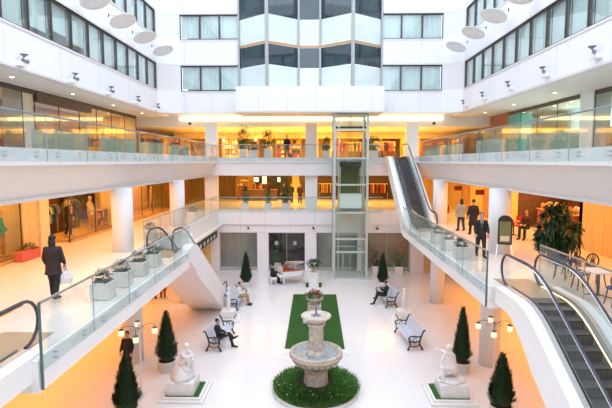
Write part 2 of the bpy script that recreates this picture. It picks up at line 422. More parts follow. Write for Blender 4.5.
for row in range(3):
    bl = [1, 1, 1, .98, 1, 1, 1, 1, 1, .80, .66, .74, .92, 1, .95, 1, 1, 1] if row == 0 else [1, .96, 1, 1, .9, 1, 1]
    window_run('x', LW, -1, side_cuts, row, bl)
    window_run('x', RW, 1, side_cuts, row, [1, 1, .97, 1, 1, .92, 1, 1, 1])
    window_run('y', BY, 1, [-9.95, -8.5, -7.05, -5.6], row, [.9, .92, .9])
    window_run('y', BY, 1, [4.85, 6.3, 7.8, 9.3], row, [1, .98, .95])

# folded glass bay above the white canopy
BP = [(-5.6, BY), (-3.38, 33.6), (-1.2, 35.2), (.36, 35.2), (2.62, 33.6), (4.85, BY)]
BZ = [(13.65, 15.3, 'whiteglass'), (15.3, 16.75, 'darkglass'), (16.75, 16.95, 'oak'), (16.95, 18.75, 'whiteglass'), (18.75, 20.5, 'darkglass'), (20.5, 22.2, 'whiteglass'), (22.2, 24, 'darkglass')]
mu = MB()
for i, (x, y) in enumerate(BP):
    r = .12 if i in (1, 4) else .07
    mu.box(x-r, x+r, y-.14, y+.06, 13.6, 24)
bay = struct('wall_bay', mu, 'mull')
for i in range(5):
    (xa, ya), (xb, yb) = BP[i], BP[i+1]
    for z0, z1, m in BZ:
        q = MB(); q.prism([(xa, ya), (xb, yb), (xb, yb+.06), (xa, ya+.06)], z0+.01, z1-.01)
        q.build('glass_panel' if m != 'oak' else 'sill_panel', m, bay)
struct('wall_canopy', MB().box(-5.42, 4.72, 32.6, 35.6, 11.95, 13.62), 'panel_x')
struct('ceiling_canopy', MB().box(-5.42, 4.72, 32.62, 36, 11.86, 11.94), 'soffit')

# third-floor ceilings: white soffit under the overhang, then the shop ceilings
struct('ceiling_third_left', MB().box(-14.2, LW-.36, 3, 38.3, CEIL3, CEIL3+.12), 'soffit')
struct('ceiling_third_right', MB().box(RW+.36, 14.2, 3, 38.3, CEIL3, CEIL3+.12), 'soffit')
trim(MB().box(LW-.4, LW+.06, 3, 34.5, CEIL3-.02, CEIL3+.07), 'sill')
trim(MB().box(RW-.06, RW+.4, 3, 34.5, CEIL3-.02, CEIL3+.07), 'sill')
struct('ceiling_third_back', MB().box(LW-.4, RW+.4, BY+.1, 38.3, CEIL3+.15, CEIL3+.25), 'soffit')
trim(MB().box(-18.2, 18.2, 38.2, 38.5, 11.3, CEIL3+.3), 'white')
struct('ceiling_third_shop', MB().box(-18.2, 18.2, 38.5, 50, 11.3, 11.4), 'ceil')
cv = tag(MB().box(-10.9, 10.2, 38.12, 38.2, 11.80, 12.06).build('ceiling_light', 'cove'), 'long golden cove light under the third floor ceiling', 'light')

struct('wall_front', MB().box(-18.4, 18.4, -2.4, -2.2, 0, 13.6), 'warmwall')  # unseen enclosing walls, put in to keep sky light out from under the galleries
struct('wall_front_left', MB().box(-18.4, -18.2, -2.2, 3, 0, 13.6), 'warmwall')
struct('wall_front_right', MB().box(18.2, 18.4, -2.2, 3, 0, 13.6), 'warmwall')
# shop enclosures -------------------------------------------------------------
struct('wall_ground_left', MB().box(-11.6, -11.4, 3, 49, 0, 3.6), 'warmwall')
struct('wall_ground_right', MB().box(11.4, 11.6, 3, 49, 0, 3.6), 'warmwall')
struct('wall_second_left', MB().box(-15.2, -15, 3, 50, Z2, 7.6), 'goldwall')
struct('wall_second_right', MB().box(15, 15.2, 3, 50, Z2, 7.6), 'goldwall')
struct('wall_second_back', MB().box(-15, 15, 49.6, 49.8, Z2, 7.6), 'goldwall')
struct('wall_third_left', MB().box(-18.2, -18, 3, 50, Z3, 12.2), 'wood')
struct('wall_third_right', MB().box(18, 18.2, 3, 50, Z3, 12.2), 'warmwall')
struct('wall_third_back', MB().box(-18, 18, 49.6, 49.8, Z3, 11.4), 'goldwall')
struct('ceiling_third_shop_left', MB().box(-18.2, -14.2, 3, 38.5, CEIL3, CEIL3+.12), 'ceil')
struct('ceiling_third_shop_right', MB().box(14.2, 18.2, 3, 38.5, CEIL3, CEIL3+.12), 'ceil')
# ground floor back wall with three shop windows and the white piers between
b = MB()
for x0, x1 in [(-11.4, -7.45), (-4.5, -3.62), (-.78, .12), (3.3, 3.9), (7.3, 11.4)]: b.box(x0, x1, SY+.15, SY+.6, 0, 3.0)
struct('wall_back_ground', b, 'white')
def shopwin(x0, x1, back, n, m_back):
    nwin[0] += 1
    f = MB()
    for c in [x0 + (x1-x0)*i/n for i in range(n+1)]: f.box(c-.025, c+.025, SY+.3, SY+.36, 0.03, 2.98)
    f.box(x0, x1, SY+.3, SY+.36, .0, .06); f.box(x0, x1, SY+.3, SY+.36, 2.92, 2.98)
    r = struct('window_%d' % nwin[0], f, 'mull')
    for i in range(n):
        a = x0 + (x1-x0)*i/n; c = x0 + (x1-x0)*(i+1)/n
        MB().box(a+.03, c-.03, SY+.32, SY+.335, .06, 2.92).build('pane', 'shopglass', r)
    w = MB(); w.box(x0-.3, x1+.3, SY+back, SY+back+.1, 0, 3.0); w.box(x0-.35, x0-.3, SY+.6, SY+back, 0, 3); w.box(x1+.3, x1+.35, SY+.6, SY+back, 0, 3)
    struct('wall_shop_%d' % nwin[0], w, m_back)
shopwin(-7.45, -4.5, 1.4, 2, 'greywall'); shopwin(-3.62, -.78, 2.2, 2, 'black'); shopwin(.12, 3.3, 1.4, 2, 'greywall'); M['taupe'] = mat('taupe_shop_wall', (.27, .20, .14), .6, var=.15); shopwin(3.9, 7.3, 1.4, 2, 'taupe')

# ---------------------------------------------------------------- shop fronts
def front(axis_x, out, segs, z0, z1, name, header=.25, gm='shopglass'):
    """glazed shop front along Y: segs = (y0, y1, kind)"""
    nwin[0] += 1
    f = MB(); x = axis_x; X = lambda d0, d1: sorted((x+out*d0, x+out*d1))
    ya, yb = segs[0][0], segs[-1][1]
    f.box(*X(0, .12), ya, yb, z1-header, z1)
    for (a, c, k) in segs:
        if k == 'glass':
            n = max(1, round((c-a)/2.2))
            for i in range(n+1): f.box(*X(.02, .06), a+(c-a)*i/n-.015, a+(c-a)*i/n+.015, z0, z1)
            f.box(*X(.0, .1), a, c, z0, z0+.12)
    r = struct('window_%d' % nwin[0], f, 'frame')
    for (a, c, k) in segs:
        if k == 'glass':
            n = max(1, round((c-a)/2.2))
            for i in range(n):
                MB().box(*X(.04, .055), a+(c-a)*i/n+.025, a+(c-a)*(i+1)/n-.025, z0+.12, z1-header).build('pane', gm, r)
    return r
def wseg(name, x, out, y0, y1, z0, z1, m, d=.35):
    lo, hi = sorted((x, x+out*d)); return struct(name, MB().box(lo, hi, y0, y1, z0, z1), m)
# second floor, left: teal display, curtain pier, entrance, dark display, golden display, wooden shelves
front(-11.2, -1, [(9, 17.6, 'glass')], Z2, 7.5, 'a')
wseg('wall_display_teal', -12.9, -1, 9, 17.7, Z2, 7.5, 'tealwall')
wseg('wall_curtain_pier', -11.25, -1, 17.75, 18.75, Z2, 7.5, 'beige', 1.6)
wseg('wall_pier_cream', -11.15, -1, 18.75, 19.4, Z2, 7.5, 'cream', 1.8)
front(-11.2, -1, [(21.1, 26.3, 'glass')], Z2, 7.5, 'b')
wseg('wall_pier_gold', -11.15, -1, 26.3, 28.2, Z2, 7.5, 'warmwall', 1.)
front(-11.2, -1, [(28.2, 36.2, 'glass')], Z2, 7.5, 'c')
wseg('wall_display_gold', -13.0, -1, 28.2, 36.2, Z2, 7.5, 'beige')
wseg('wall_display_wood', -11.4, -1, 36.4, 42, Z2, 7.5, 'wood')
# second floor, right: pale timber panels, dark cafe, golden doors
wseg('wall_panel_timber', 11.3, 1, 8, 20.2, Z2, 7.5, 'beige')
wseg('wall_cafe_back', 14.2, 1, 20, 28, Z2, 7.5, 'darkwall')
wseg('wall_cafe_end', 11.3, 1, 19.95, 20.2, Z2, 7.5, 'darkwall', 3)
wseg('wall_cafe_pier', 11.2, 1, 26.75, 28.4, Z2, 7.5, 'goldwall', .3); wseg('wall_cafe_far', 11.5, 1, 26.7, 28.3, Z2, 7.5, 'darkwall', 2.7)
wseg('wall_gold_alcove', 11.4, 1, 28.4, 41, Z2, 7.5, 'goldwall')
struct('wall_alcove_end', MB().box(8.2, 11.4, 40.8, 41, Z2, 7.5), 'goldwall')
for i, y in enumerate((30.9, 35.6)):
    d = tag(MB().box(11.28, 11.37, y-.9, y+.9, Z2+.02, 7.0).build('door_%d' % (i+1), 'oak'), kind='structure')
    MB().cyl((11.22, y-.1, 5.7), (11.22, y-.1, 6.3), .025).build('door_handle', 'brass', d)
    s = thing('shop_sign', 'small dark red hanging sign over the %s honey coloured doors' % ('nearer' if i == 0 else 'farther'), 'sign', (10.75, y-.1, 6.5))
    MB().box(-.28, .28, -.03, .03, -.17, .17).build('sign_panel', 'wine', s); MB().cyl((0, 0, .2), (0, 0, 1.0), .015).build('hanger', 'dark', s)
# second floor, back
b = MB()
for x0, x1, m in [(-7.7, -5.9, 0), (-2.3, -1.5, 0), (3.9, 5.0, 0)]: b.box(x0, x1, 46.6, 47, Z2, 7.5)
struct('wall_shop_second_pier', b, 'goldwall')
struct('wall_shop_second_black', MB().box(-4.3, -2.6, 45.9, 46.2, Z2, 7.5), 'black')
struct('wall_shop_second_dark', MB().box(.3, 3.2, 46.6, 46.9, Z2, 7.5), 'darkwall')
struct('wall_shop_second_brown', MB().box(4.2, 8.6, 46.5, 46.8, Z2, 7.5), 'darkwall')
nwin[0] += 1
f = MB()
for x in [-5.9, -4.7, -3.5, -2.3, -1.5, -.6, .3]: f.box(x-.04, x+.04, 46.5, 46.6, Z2, 7.5)
f.box(-7.7, 8, 46.4, 46.6, 7.25, 7.5)
r = struct('window_%d' % nwin[0], f, 'frame')
for a, c in [(-5.9, -4.7), (-3.5, -2.3), (-1.5, -.6), (-.6, .3)]: MB().box(a+.04, c-.04, 46.54, 46.56, Z2+.05, 7.25).build('pane', 'shopglass', r)
# third floor sides
front(-14, -1, [(14, 22.6, 'glass'), (22.6, 23.6, 'gap'), (23.6, 37, 'glass')], Z3, CEIL3, 'd', .22, 'shopglass_up')
wseg('wall_pier_third_left', -14.1, -1, 22.6, 23.6, Z3, CEIL3, 'cream', .9)
front(14, 1, [(14, 24.2, 'glass'), (25.4, 32.8, 'glass'), (34.6, 40, 'glass')], Z3, CEIL3, 'e', .22, 'shopglass_up')
wseg('wall_pier_third_right', 13.95, 1, 24.2, 25.4, Z3, CEIL3, 'whiteglass', .9)
wseg('wall_header_wood', 13.96, 1, 34.6, 40, CEIL3-.95, CEIL3-.02, 'wood', .3); wseg('wall_header_wood_left', -13.96, -1, 23.7, 29.5, CEIL3-.55, CEIL3-.02, 'darkwall', .3)
wseg('wall_teal_pier', 13.95, 1, 32.8, 34.6, Z3, CEIL3-.25, 'tealwall', .9)
wseg('wall_shop_third_teal', 17.4, 1, 25.4, 33, Z3, CEIL3, 'whiteglass', .2)
struct('wall_partition_third_left', MB().box(-18, -14.1, 37, 37.2, Z3, CEIL3), 'goldwall')
struct('wall_partition_third_right', MB().box(14.1, 18, 40, 40.2, Z3, CEIL3), 'goldwall')
# third floor back shop front
b = MB()
for x0, x1 in [(-13.9, -12.4), (-9.2, -8.6), (-4.9, -4.2), (-.7, .3), (8.4, 10.3)]: b.box(x0, x1, 46.6, 47, Z3, 11.3)
struct('wall_shop_third_pier', b, 'goldwall')
struct('wall_shop_third_header', MB().box(-13.9, 13.9, 46.5, 46.9, 10.75, 11.3), 'warmwall')
struct('wall_shop_third_red', MB().box(4.6, 8.2, 48.4, 48.6, Z3, 10.8), 'wood')
struct('wall_shop_third_brown', MB().box(10.4, 13.8, 46.7, 46.9, Z3, 11.3), 'wood')

# ---------------------------------------------------------------- glass balustrades
def balustrade(pts, z, label, h=1.05, below=.25, maxlen=2.3, bolts=False, gap=.03, post=None):
    root = thing('glass_balustrade', label, 'balustrade', (pts[0][0], pts[0][1], z))
    o = Vector((pts[0][0], pts[0][1], 0)); rail = []
    for k in range(len(pts)-1):
        a = Vector((*pts[k], 0))-o; c = Vector((*pts[k+1], 0))-o; L = (c-a).length; n = max(1, round(L/maxlen)); d = (c-a)/L
        nrm = Vector((d.y, -d.x, 0)); rz = math.atan2(d.y, d.x)
        for i in range(n):
            p = a + d*(L*(i+.5)/n)
            g = MB().cbox((p.x, p.y, (h-below)/2), (L/n-gap, .02, h+below), rz).build('glass_panel', 'rail_glass', root)
            e = MB(); q = a + d*(L*i/n)
            e.cbox((q.x, q.y, (h-below)/2), (.006, .022, h+below), rz); e.build('panel_edge', 'pane_edge', g)
            if bolts:
                for u in (.22, .78):
                    for zz in (-.16, -.05):
                        w = a + d*(L*(i+u)/n)
                        MB().cyl(w+nrm*.05+Vector((0, 0, zz)), w-nrm*.05+Vector((0, 0, zz)), .022, n=8).build('bolt', 'steel', g)
        rail += [a, c] if k == 0 else [c]
    MB().tube([p+Vector((0, 0, h+.02)) for p in rail], .028, 8).build('handrail', 'railmetal', root)
    if post:
        for (x, y) in post: MB().cyl((x-o.x, y-o.y, -below-.35), (x-o.x, y-o.y, h+.02), .028, n=10).build('post', 'glass_edge', root)
    return root
balustrade([(-5.14, 8.47), (-5.14, 18.95)], Z2, 'long glass balustrade in front of the shopper and planters on the left walkway', bolts=True, post=[(-5.14, 8.45)])
balustrade([(-7.27, 8.5), (-7.27, 4)], Z2, 'glass balustrade along the stairwell opening by the bottom left escalator')
balustrade([(-7.52, 20.3), (-7.52, SY-.06)], Z2, 'glass balustrade beside the left descending escalator, second floor', below=.2)
balustrade([(-7.45, SY-.10), (5.2, SY-.10)], Z2, 'glass balustrade across the back of the second floor', below=.2, h=.95)
balustrade([(5.09, 13.8), (5.09, 27.2)], Z2, 'long glass balustrade in front of the suited man and planters on the right walkway', bolts=True, post=[(5.09, 13.76)])
balustrade([(7.22, 15.0), (7.22, 5)], Z2, 'glass balustrade between the right escalator and the cafe tables', h=1.02)
balustrade([(-7.38, 6), (-7.38, SY-.12)], Z3, 'long glass balustrade along the left side of the third floor', h=.93, below=.3, bolts=True)
balustrade([(6.83, 6), (6.83, 31.2)], Z3, 'long glass balustrade along the right side of the third floor', h=.95, below=.3, bolts=True)
balustrade([(-7.3, SY-.10), (5.3, SY-.10)], Z3, 'glass balustrade across the back of the third floor', h=.95, below=.3)

# ---------------------------------------------------------------- escalators
def escalator(label, xc, y_top, dirn, zt, zb, flat_t=2.3, flat_b=1.6, slope=.6, hw=.5, yellow=None, dk=.12):
    """y_top: where the incline starts; dirn: +1 when it goes down towards +Y"""
    root = thing('escalator', label, 'escalator', (xc, y_top, zb))
    H = zt-zb; S = H/slope; r = .7
    def zp(s):
        if s < -r: v = 0
        elif s < r: v = slope*(s+r)**2/(4*r)
        elif s < S-r: v = slope*s
        elif s < S+r: v = H - slope*(S+r-s)**2/(4*r)
        else: v = H
        return H - v
    def lift(s): # how far we are on the slope 0..1
        return max(0, min(1, (s+r)/(2*r), (S+r-s)/(2*r)))
    def rng(a, c, st=.3):
        n = max(2, int((c-a)/st)); return [a + (c-a)*i/n for i in range(n+1)]
    Y = lambda s: s*dirn
    ss = rng(-flat_t+.6, S+flat_b-.6)
    for sx in (-1, 1):
        x0, x1 = sorted((sx*(hw+.06), sx*(hw+.42)))
        MB().strip([(Y(s), zp(s)-.97*(.45+.55*lift(s))) for s in ss], [(Y(s), zp(s)+.05+dk*lift(s)) for s in ss], x0, x1).build('side_panel', 'white', root)
        xa, xb = sorted((sx*(hw+.04), sx*(hw+.16)))
        MB().strip([(Y(s), zp(s)+.05+.12*lift(s)) for s in ss], [(Y(s), zp(s)+.08+.12*lift(s)) for s in ss], xa, xb).build('deck_strip', 'deck', root)
        xa, xb = sorted((sx*(hw-.07), sx*(hw-.05)))
        sk = MB().strip([(Y(s), zp(s)-.1) for s in ss], [(Y(s), zp(s)+.08+.06*lift(s)) for s in ss], xa, xb).build('skirt', 'skirt', root)
        if yellow == sx:
            xa, xb = sorted((sx*(hw-.10), sx*(hw-.072)))
            MB().strip([(Y(s), zp(s)+.05+.1*lift(s)) for s in ss], [(Y(s), zp(s)+.08+.10*lift(s)) for s in ss], xa, xb).build('skirt_lighting', 'skirtlight', sk)
        # glass wall with rounded newel ends
        hs = rng(-flat_t+.45, S+flat_b-.45, .25)
        lo = [(Y(s), zp(s)+.1) for s in hs]; hi = [(Y(s), zp(s)+.9) for s in hs]
        for end, sg in ((0, -1), (-1, 1)):
            s0 = hs[end]; ex = [(s0+sg*.42*math.sin(PI*k/8/1.0), k) for k in range(1, 5)]
            l2 = [(Y(s0+sg*.42*math.sin(PI/2*k/4)), zp(s0)+.5-.40*math.cos(PI/2*k/4)) for k in range(1, 5)]
            h2 = [(Y(s0+sg*.42*math.sin(PI/2*k/4)), zp(s0)+.5+.40*math.cos(PI/2*k/4)) for k in range(1, 5)]
            if sg < 0: lo = l2[::-1]+lo; hi = h2[::-1]+hi
            else: lo = lo+l2; hi = hi+h2
        MB().strip(lo, hi, sx*hw-.008, sx*hw+.008).build('glass_side', 'esc_glass', root)
        # handrail loop
        pts = [(sx*hw, y, z+.05) for y, z in hi]
        s0, s1 = hs[0], hs[-1]
        A = [(sx*hw, Y(s0-.47*math.sin(PI*k/10)), zp(s0)+.5-.46*math.cos(PI*k/10)) for k in range(0, 10)]
        B = [(sx*hw, Y(s1+.47*math.sin(PI*k/10)), zp(s1)+.5+.46*math.cos(PI*k/10)) for k in range(1, 11)]
        top = [(sx*hw, Y(s), zp(s)+.96) for s in hs]
        h = MB().tube(A+top+B, .035, 8).build('handrail', 'rubber', root)
        MB().tube([(x, y, z-.055) for x, y, z in top], .022, 6).build('rail_guide', 'chrome', h)
    MB().strip([(Y(s), zp(s)-.99*(.45+.55*lift(s))) for s in ss], [(Y(s), zp(s)-.90*(.45+.55*lift(s))) for s in ss], -hw-.06, hw+.06).build('underside', 'white', root)
    k = 0; s = -.5
    while s < S+.6:
        z = zp(s)
        st = MB().box(-hw+.08, hw-.08, *sorted((Y(s-.2), Y(s+.2))), z-.30, z+.0).build('step', 'step', root)
        ya, yb = sorted((Y(s+.17), Y(s+.2)))
        MB().box(-hw+.08, hw-.08, ya, yb+.004, z-.02, z+.006).build('nosing', 'step_edge', st)
        s += .4; k += 1
    MB().box(-hw-.05, hw+.05, *sorted((Y(-flat_t-.5), Y(-.7))), H-.05, H+.012).build('landing_plate', 'plate', root)
    MB().box(-hw-.05, hw+.05, *sorted((Y(S+.8), Y(S+flat_b+.3))), .0, .012).build('landing_plate', 'plate', root)
    return root
M['skirtlight'] = emit('skirt_light', (1, .80, .45), 1.6)
escalator('near right escalator going down beside the cafe, dark steps with a golden lit skirt', 6.2, 11.9, -1, Z2, 0, yellow=1)
escalator('escalator at the bottom left corner, only its rounded handrail end and plate in view', -6.2, 6.3, -1, Z2, 0, flat_t=3.0)
escalator('escalator down from the left walkway to the white ground floor', -6.15, 19.9, 1, Z2, 0, flat_t=1.6, dk=.38)
escalator('escalator from the right walkway up to the third floor, grey steps in view', 6.02, 33.4, -1, Z3, Z2, flat_t=2.4, flat_b=1.7)

# ---------------------------------------------------------------- glass lift
lf = thing('glass_lift_shaft', 'tall glass lift shaft with pale green steel frame standing by the back wall', 'lift shaft', (2.55, 33.5, 0))
w, dp = 1.25, 2.3
for sx in (-1, 1):
    for y in (0, dp): MB().cbox((sx*(w-.08), y, 5.99), (.16, .16, 11.95)).build('corner_post', 'lift_frame', lf)
    MB().cbox((sx*.86, .12, 5.99), (.09, .12, 11.95)).build('guide_rail', 'steel', lf)
for z in (.06, 2.0, 2.95, 4.85, 6.85, 8.72, 10.75, 11.75):
    c = MB(); c.box(-w+.2, w-.2, -.09, .09, z-.06, z+.06); c.box(-w+.2, w-.2, dp-.05, dp+.05, z-.04, z+.04)
    for sx in (-1, 1): c.box(sx*(w-.1)-.03, sx*(w-.1)+.03, .1, dp-.1, z-.04, z+.04)
    c.build('cross_beam', 'lift_frame', lf)
zs = [.1, 2.9, 4.8, 6.8, 8.68, 10.7, 11.7]
for i in range(6):
    MB().box(-w+.2, w-.2, -.012, .012, zs[i]+.12, zs[i+1]-.02).build('glass_pane', 'lift_glass', lf)
    for sx in (-1, 1): MB().box(sx*(w-.1)-.01, sx*(w-.1)+.01, .1, dp-.1, zs[i]+.12, zs[i+1]-.02).build('glass_pane', 'lift_glass', lf)
MB().box(-w, w, -.1, dp+.1, 11.82, 11.98).build('roof', 'lampgrey', lf)
MB().box(-w+.16, w-.16, .3, dp-.3, 10.82, 10.98).build('machine_beam', 'dark', lf)
d = MB(); d.box(-.55, -.49, .02, .1, .1, 2.0); d.box(.49, .55, .02, .1, .1, 2.0); d.box(-.02, .02, .02, .1, .1, 2.0); d.build('door_frame', 'lift_frame', lf)
car = thing('lift_car', 'glass lift car with white lower panel hanging inside the shaft at second floor', 'lift', (2.55, 34.6, 5.0))
MB().box(-.75, .75, -.85, .85, 0, .12).build('car_floor', 'lampgrey', car)
MB().box(-.80, .80, -.90, -.86, .15, 1.18).build('lower_panel', 'white', car)
MB().box(-.75, .75, -.85, .85, 3.1, 3.5).build('car_roof', 'dark', car); MB().box(-.72, .72, .80, .84, .12, 3.1).build('back_panel', 'olive', car)  # olive back panel added so the see-through car reads dark inside
for sx in (-1, 1):
    for y in (-.82, .82): MB().box(sx*.74-.03, sx*.74+.03, y-.03, y+.03, .12, 3.1).build('car_post', 'lift_frame', car)
    MB().box(sx*.74-.008, sx*.74+.008, -.79, .79, .12, 3.1).build('car_glass', 'lift_glass', car)
MB().box(-.72, .72, -.83, -.815, 1.2, 3.1).build('car_glass', 'lift_glass', car)
MB().tube([(-.7, -.95, 1.22), (.7, -.95, 1.22)], .02).build('handrail', 'steel', car)
cb = MB()
for x in (-.12, 0, .12): cb.cyl((x, 0, 3.5), (x, 0, 6.75), .012, n=6)
cb.build('hoist_cable', 'dark', car)
MB().cbox((0, 0, 3.58), (.5, .4, .2)).build('car_hitch', 'steel', car)

# ---------------------------------------------------------------- floodlights and reflector discs along the upper walls
def floodlight():
    r = thing('floodlight', '', 'floodlight')
    MB().bbox((.15, 0, .11), (.30, .55, .22), .02).build('base_box', 'white', r)
    MB().tube([(.2, 0, .2), (.24, 0, .34), (.34, 0, .44)], .03).build('arm', 'lampgrey', r)
    h = MB(); h.lathe([(.05, 0), (.09, .04), (.17, .10), (.19, .13), (.16, .12), (.02, .05)], (.34, 0, .44), 16); h.build('reflector_head', 'lampgrey', r, True)
    MB().cyl((.24, .04, .28), (.38, .26, .26), .075, .10, 12).build('side_head', 'lampgrey', r)
    return r
fl = None
for side, X, z, rz in (('left', LW, 12.13, 0), ('right', RW, 12.33, PI)):
    for i, y in enumerate((10.4, 14.3, 18.2, 22.05, 25.95, 29.85, 33.6)):
        if i < 2: continue
        lab = 'grey floodlight on a white box, %s along the ledge of the %s upper wall' % (ORD[i-2], side)
        if fl is None: fl = floodlight(); fl.scale = (.8,)*3; fl.location = (X, y, z); fl.rotation_euler.z = rz; fl['label'] = lab
        else: fl2 = dup(fl, (X, y, z), rz, lab)
for o in [o for o in COL.objects if o.name.startswith('floodlight')]: o['group'] = 'floodlights on the upper ledges'
def disc_lamp(sg=1):
    r = thing('reflector_disc', '', 'reflector')
    a = MB(); a.lathe([(.02, .05), (.40, .03), (.70, -.015), (.72, 0), (.70, .03), (.40, .07), (.02, .09)], (0, 0, 0), 28)
    T = Matrix.Rotation(-.36, 3, 'Y') @ Matrix.Rotation(-.17*sg, 3, 'X'); a.v = [tuple(T @ Vector(p)) for p in a.v]
    d = a.build('disc', 'disc', r, True)
    MB().tube([(0, 0, .05), (-.2, 0, .3), (-.78, 0, .32)], .018).build('bracket', 'steel', r)
    MB().cyl((-.79, 0, .22), (-.79, 0, .42), .035, n=10).build('wall_mount', 'dark', r)
    return r
dl = None
for side, X, z, rz, ys in (('left', -10.6, 16.2, 0, (23.2, 26.5, 29.9, 33.4)), ('right', 9.8, 16.45, PI, (23.6, 26.8, 30.2, 33.8))):
    for i, y in enumerate(ys):
        lab = 'round pearl reflector disc on a bracket, %s along the %s upper wall' % (ORD[i], side)
        if i == 0:
            dl = disc_lamp(1 if side == 'left' else -1); dl.location = (X, y, z); dl.rotation_euler.z = rz; dl['label'] = lab; dl['group'] = 'reflector discs on the upper walls'
            pass
        else: dup(dl, (X, y, z), rz, lab)
# small security cameras on the back beam, dome cameras under the third floor soffit
sc0 = None
for i, (x, w) in enumerate(((-5.18, 'above the left shop window'), (-.15, 'above the pier beside the piano'), (4.75, 'right of the lift shaft'))):
    lab = 'small black security camera on the white beam ' + w
    if sc0 is None:
        sc0 = thing('security_camera', lab, 'camera', (x, SY+.1, 3.4), 0, 'security cameras on the back beam')
        MB().cyl((0, 0, 0), (0, -.12, 0), .025, n=8).build('mount', 'dark', sc0); MB().cbox((.03, -.2, -.02), (.11, .24, .11), .3, .2).build('housing', 'dark', sc0)
    else: dup(sc0, (x, SY+.1, 3.4), 0, lab)
for i, (x, y, w) in enumerate(((-10.1, 38.3, 'left end of the back beam'), (9.5, 38.3, 'right end of the back beam'))):
    o = tag(MB().ell((x, y-.14, 11.55), (.13, .13, .11)).build('dome_camera', 'dark', None, True), 'small black dome camera at the ' + w + ', third floor', 'camera', 'dome cameras on the third floor')

# ---------------------------------------------------------------- fountain and lawn
fx, fy = .05, 17.1
ft = thing('fountain', 'two tiered carved stone fountain in a round planted bed', 'fountain', (fx, fy, 0))
p = MB(); p.lathe([(.58, 0), (.58, .10), (.50, .14), (.46, .22), (.44, .62), (.47, .70), (.50, .74), (.46, .78)], n=8)
p.build('pedestal', 'stone', ft)
flute = lambda a: .025*math.cos(16*a)
p = MB(); p.lathe([(.30, .76), (.36, .82), (.50, .90), (.78, 1.05), (.94, 1.22), (.97, 1.32), (.99, 1.36), (.99, 1.42), (.95, 1.45), (.90, 1.43), (.86, 1.34), (.70, 1.18), (.3, 1.1)], n=64, wob=lambda a: 0)
lb = p.build('lower_bowl', 'stone', ft, True)
p = MB(); p.lathe([(.955, 1.235), (1.0, 1.255), (1.0, 1.30), (.955, 1.325), (.955, 1.235)], n=48, caps=False); p.build('carved_rim', 'stone_pink', lb, True)
fl_ = MB()
for i in range(24):
    a = 2*PI*i/24; fl_.tube([(.40*math.cos(a), .40*math.sin(a), .84), (.66*math.cos(a), .66*math.sin(a), .96), (.88*math.cos(a), .88*math.sin(a), 1.14)], [.03, .05, .06], 6)
fl_.build('gadroon_carving', 'stone', lb)
MB().lathe([(.02, 1.29), (.80, 1.29), (.80, 1.295), (.02, 1.296)], n=40).build('water', 'water', ft)
p = MB(); p.lathe([(.38, 1.1), (.38, 1.34), (.33, 1.42), (.28, 1.48), (.265, 2.30), (.29, 2.36), (.34, 2.42), (.34, 2.50), (.2, 2.52)], n=8)
sh = p.build('upper_shaft', 'stone', ft)
q = MB()
for i in range(4):
    a = PI/4*(2*i+1)-PI/4+PI/8*0
    for z in (1.58, 1.80, 2.02): q.cbox((.262*math.sin(a), -.262*math.cos(a), z+.05), (.17, .03, .12), a)
q.build('carved_panel', 'stone', sh)
p = MB(); p.lathe([(.22, 2.50), (.32, 2.55), (.42, 2.64), (.50, 2.70), (.52, 2.72), (.56, 2.73), (.565, 2.78), (.55, 2.80), (.50, 2.80), (.42, 2.785), (.1, 2.775)], n=48)
ub = p.build('upper_bowl', 'stone', ft)
MB().lathe([(.02, 2.782), (.20, 2.782), (.20, 2.786), (.02, 2.787)], n=32).build('water', 'water', ub)
p = MB(); p.lathe([(.13, 2.765), (.13, 2.80), (.05, 2.83), (.035, 2.87), (.03, 3.14), (.045, 3.16), (.02, 3.19)], n=12); p.build('spout', 'lampgrey', ft, True)
# round planted bed
bed = thing('planted_bed', 'round bed of shaggy dark grass with small white flowers around the fountain foot', 'flower bed', (fx, fy-.22, 0))
MB().lathe([(1.50, 0), (1.62, 0), (1.62, .08), (1.58, .10), (1.53, .10), (1.47, .08)], n=48).build('kerb', 'marble', bed, True)
MB().lathe([(1.52, .02), (1.52, .1), (1.2, .17), (.80, .2), (.02, .2)], n=40).build('soil', 'soil', bed, True)
rnd = random.Random(3)
g = MB()
for i in range(7000):
    r = math.sqrt(rnd.uniform(.30, 2.45)); a = rnd.uniform(0, 2*PI); L = rnd.uniform(.22, .5)*(1 if r < 1.45 else .8)
    if math.hypot(r*math.cos(a), r*math.sin(a)-.22) < .62: continue
    t = rnd.uniform(.15, 1.0); b = a + rnd.uniform(-1.3, 1.3)
    g.leaf((r*math.cos(a), r*math.sin(a), .10+.06*(1.6-r)), (math.cos(b)*t, math.sin(b)*t, 1), L, .022, .25)
tag(g.build('grass_tufts', 'darkblade', bed), kind='stuff')
fw = MB()
for i in range(24):
    r = rnd.uniform(.95, 1.5); a = rnd.uniform(PI*1.02, PI*1.98); fw.ell((r*math.cos(a), r*math.sin(a), rnd.uniform(.34, .46)), (.016, .016, .016), 6, 4)
tag(fw.build('white_flowers', 'cream', bed), kind='stuff')
st = MB(); st.box(-1.55, 1.55, 20.0, 20.6, 0, .02); st.box(-1.42, 1.42, 20.15, 20.6, .02, .045)
tag(st.build('marble_step', 'marble'), 'low two stepped marble platform between the fountain and the lawn', 'step')
lw = tag(MB().box(-1.36, 1.36, 20.62, 29.4, 0, .05).build('lawn_carpet', 'grass'), 'long bright green lawn strip on the white floor behind the fountain', 'lawn', None, 'stuff')
g = MB()
for i in range(9000):
    x = rnd.uniform(-1.33, 1.33); y = rnd.uniform(20.65, 29.36); a = rnd.uniform(0, 2*PI)
    g.leaf((x, y, .045), (math.cos(a)*.6, math.sin(a)*.6, 1), rnd.uniform(.04, .08), .018, .2)
tag(g.build('blades', 'blade', lw), kind='stuff')

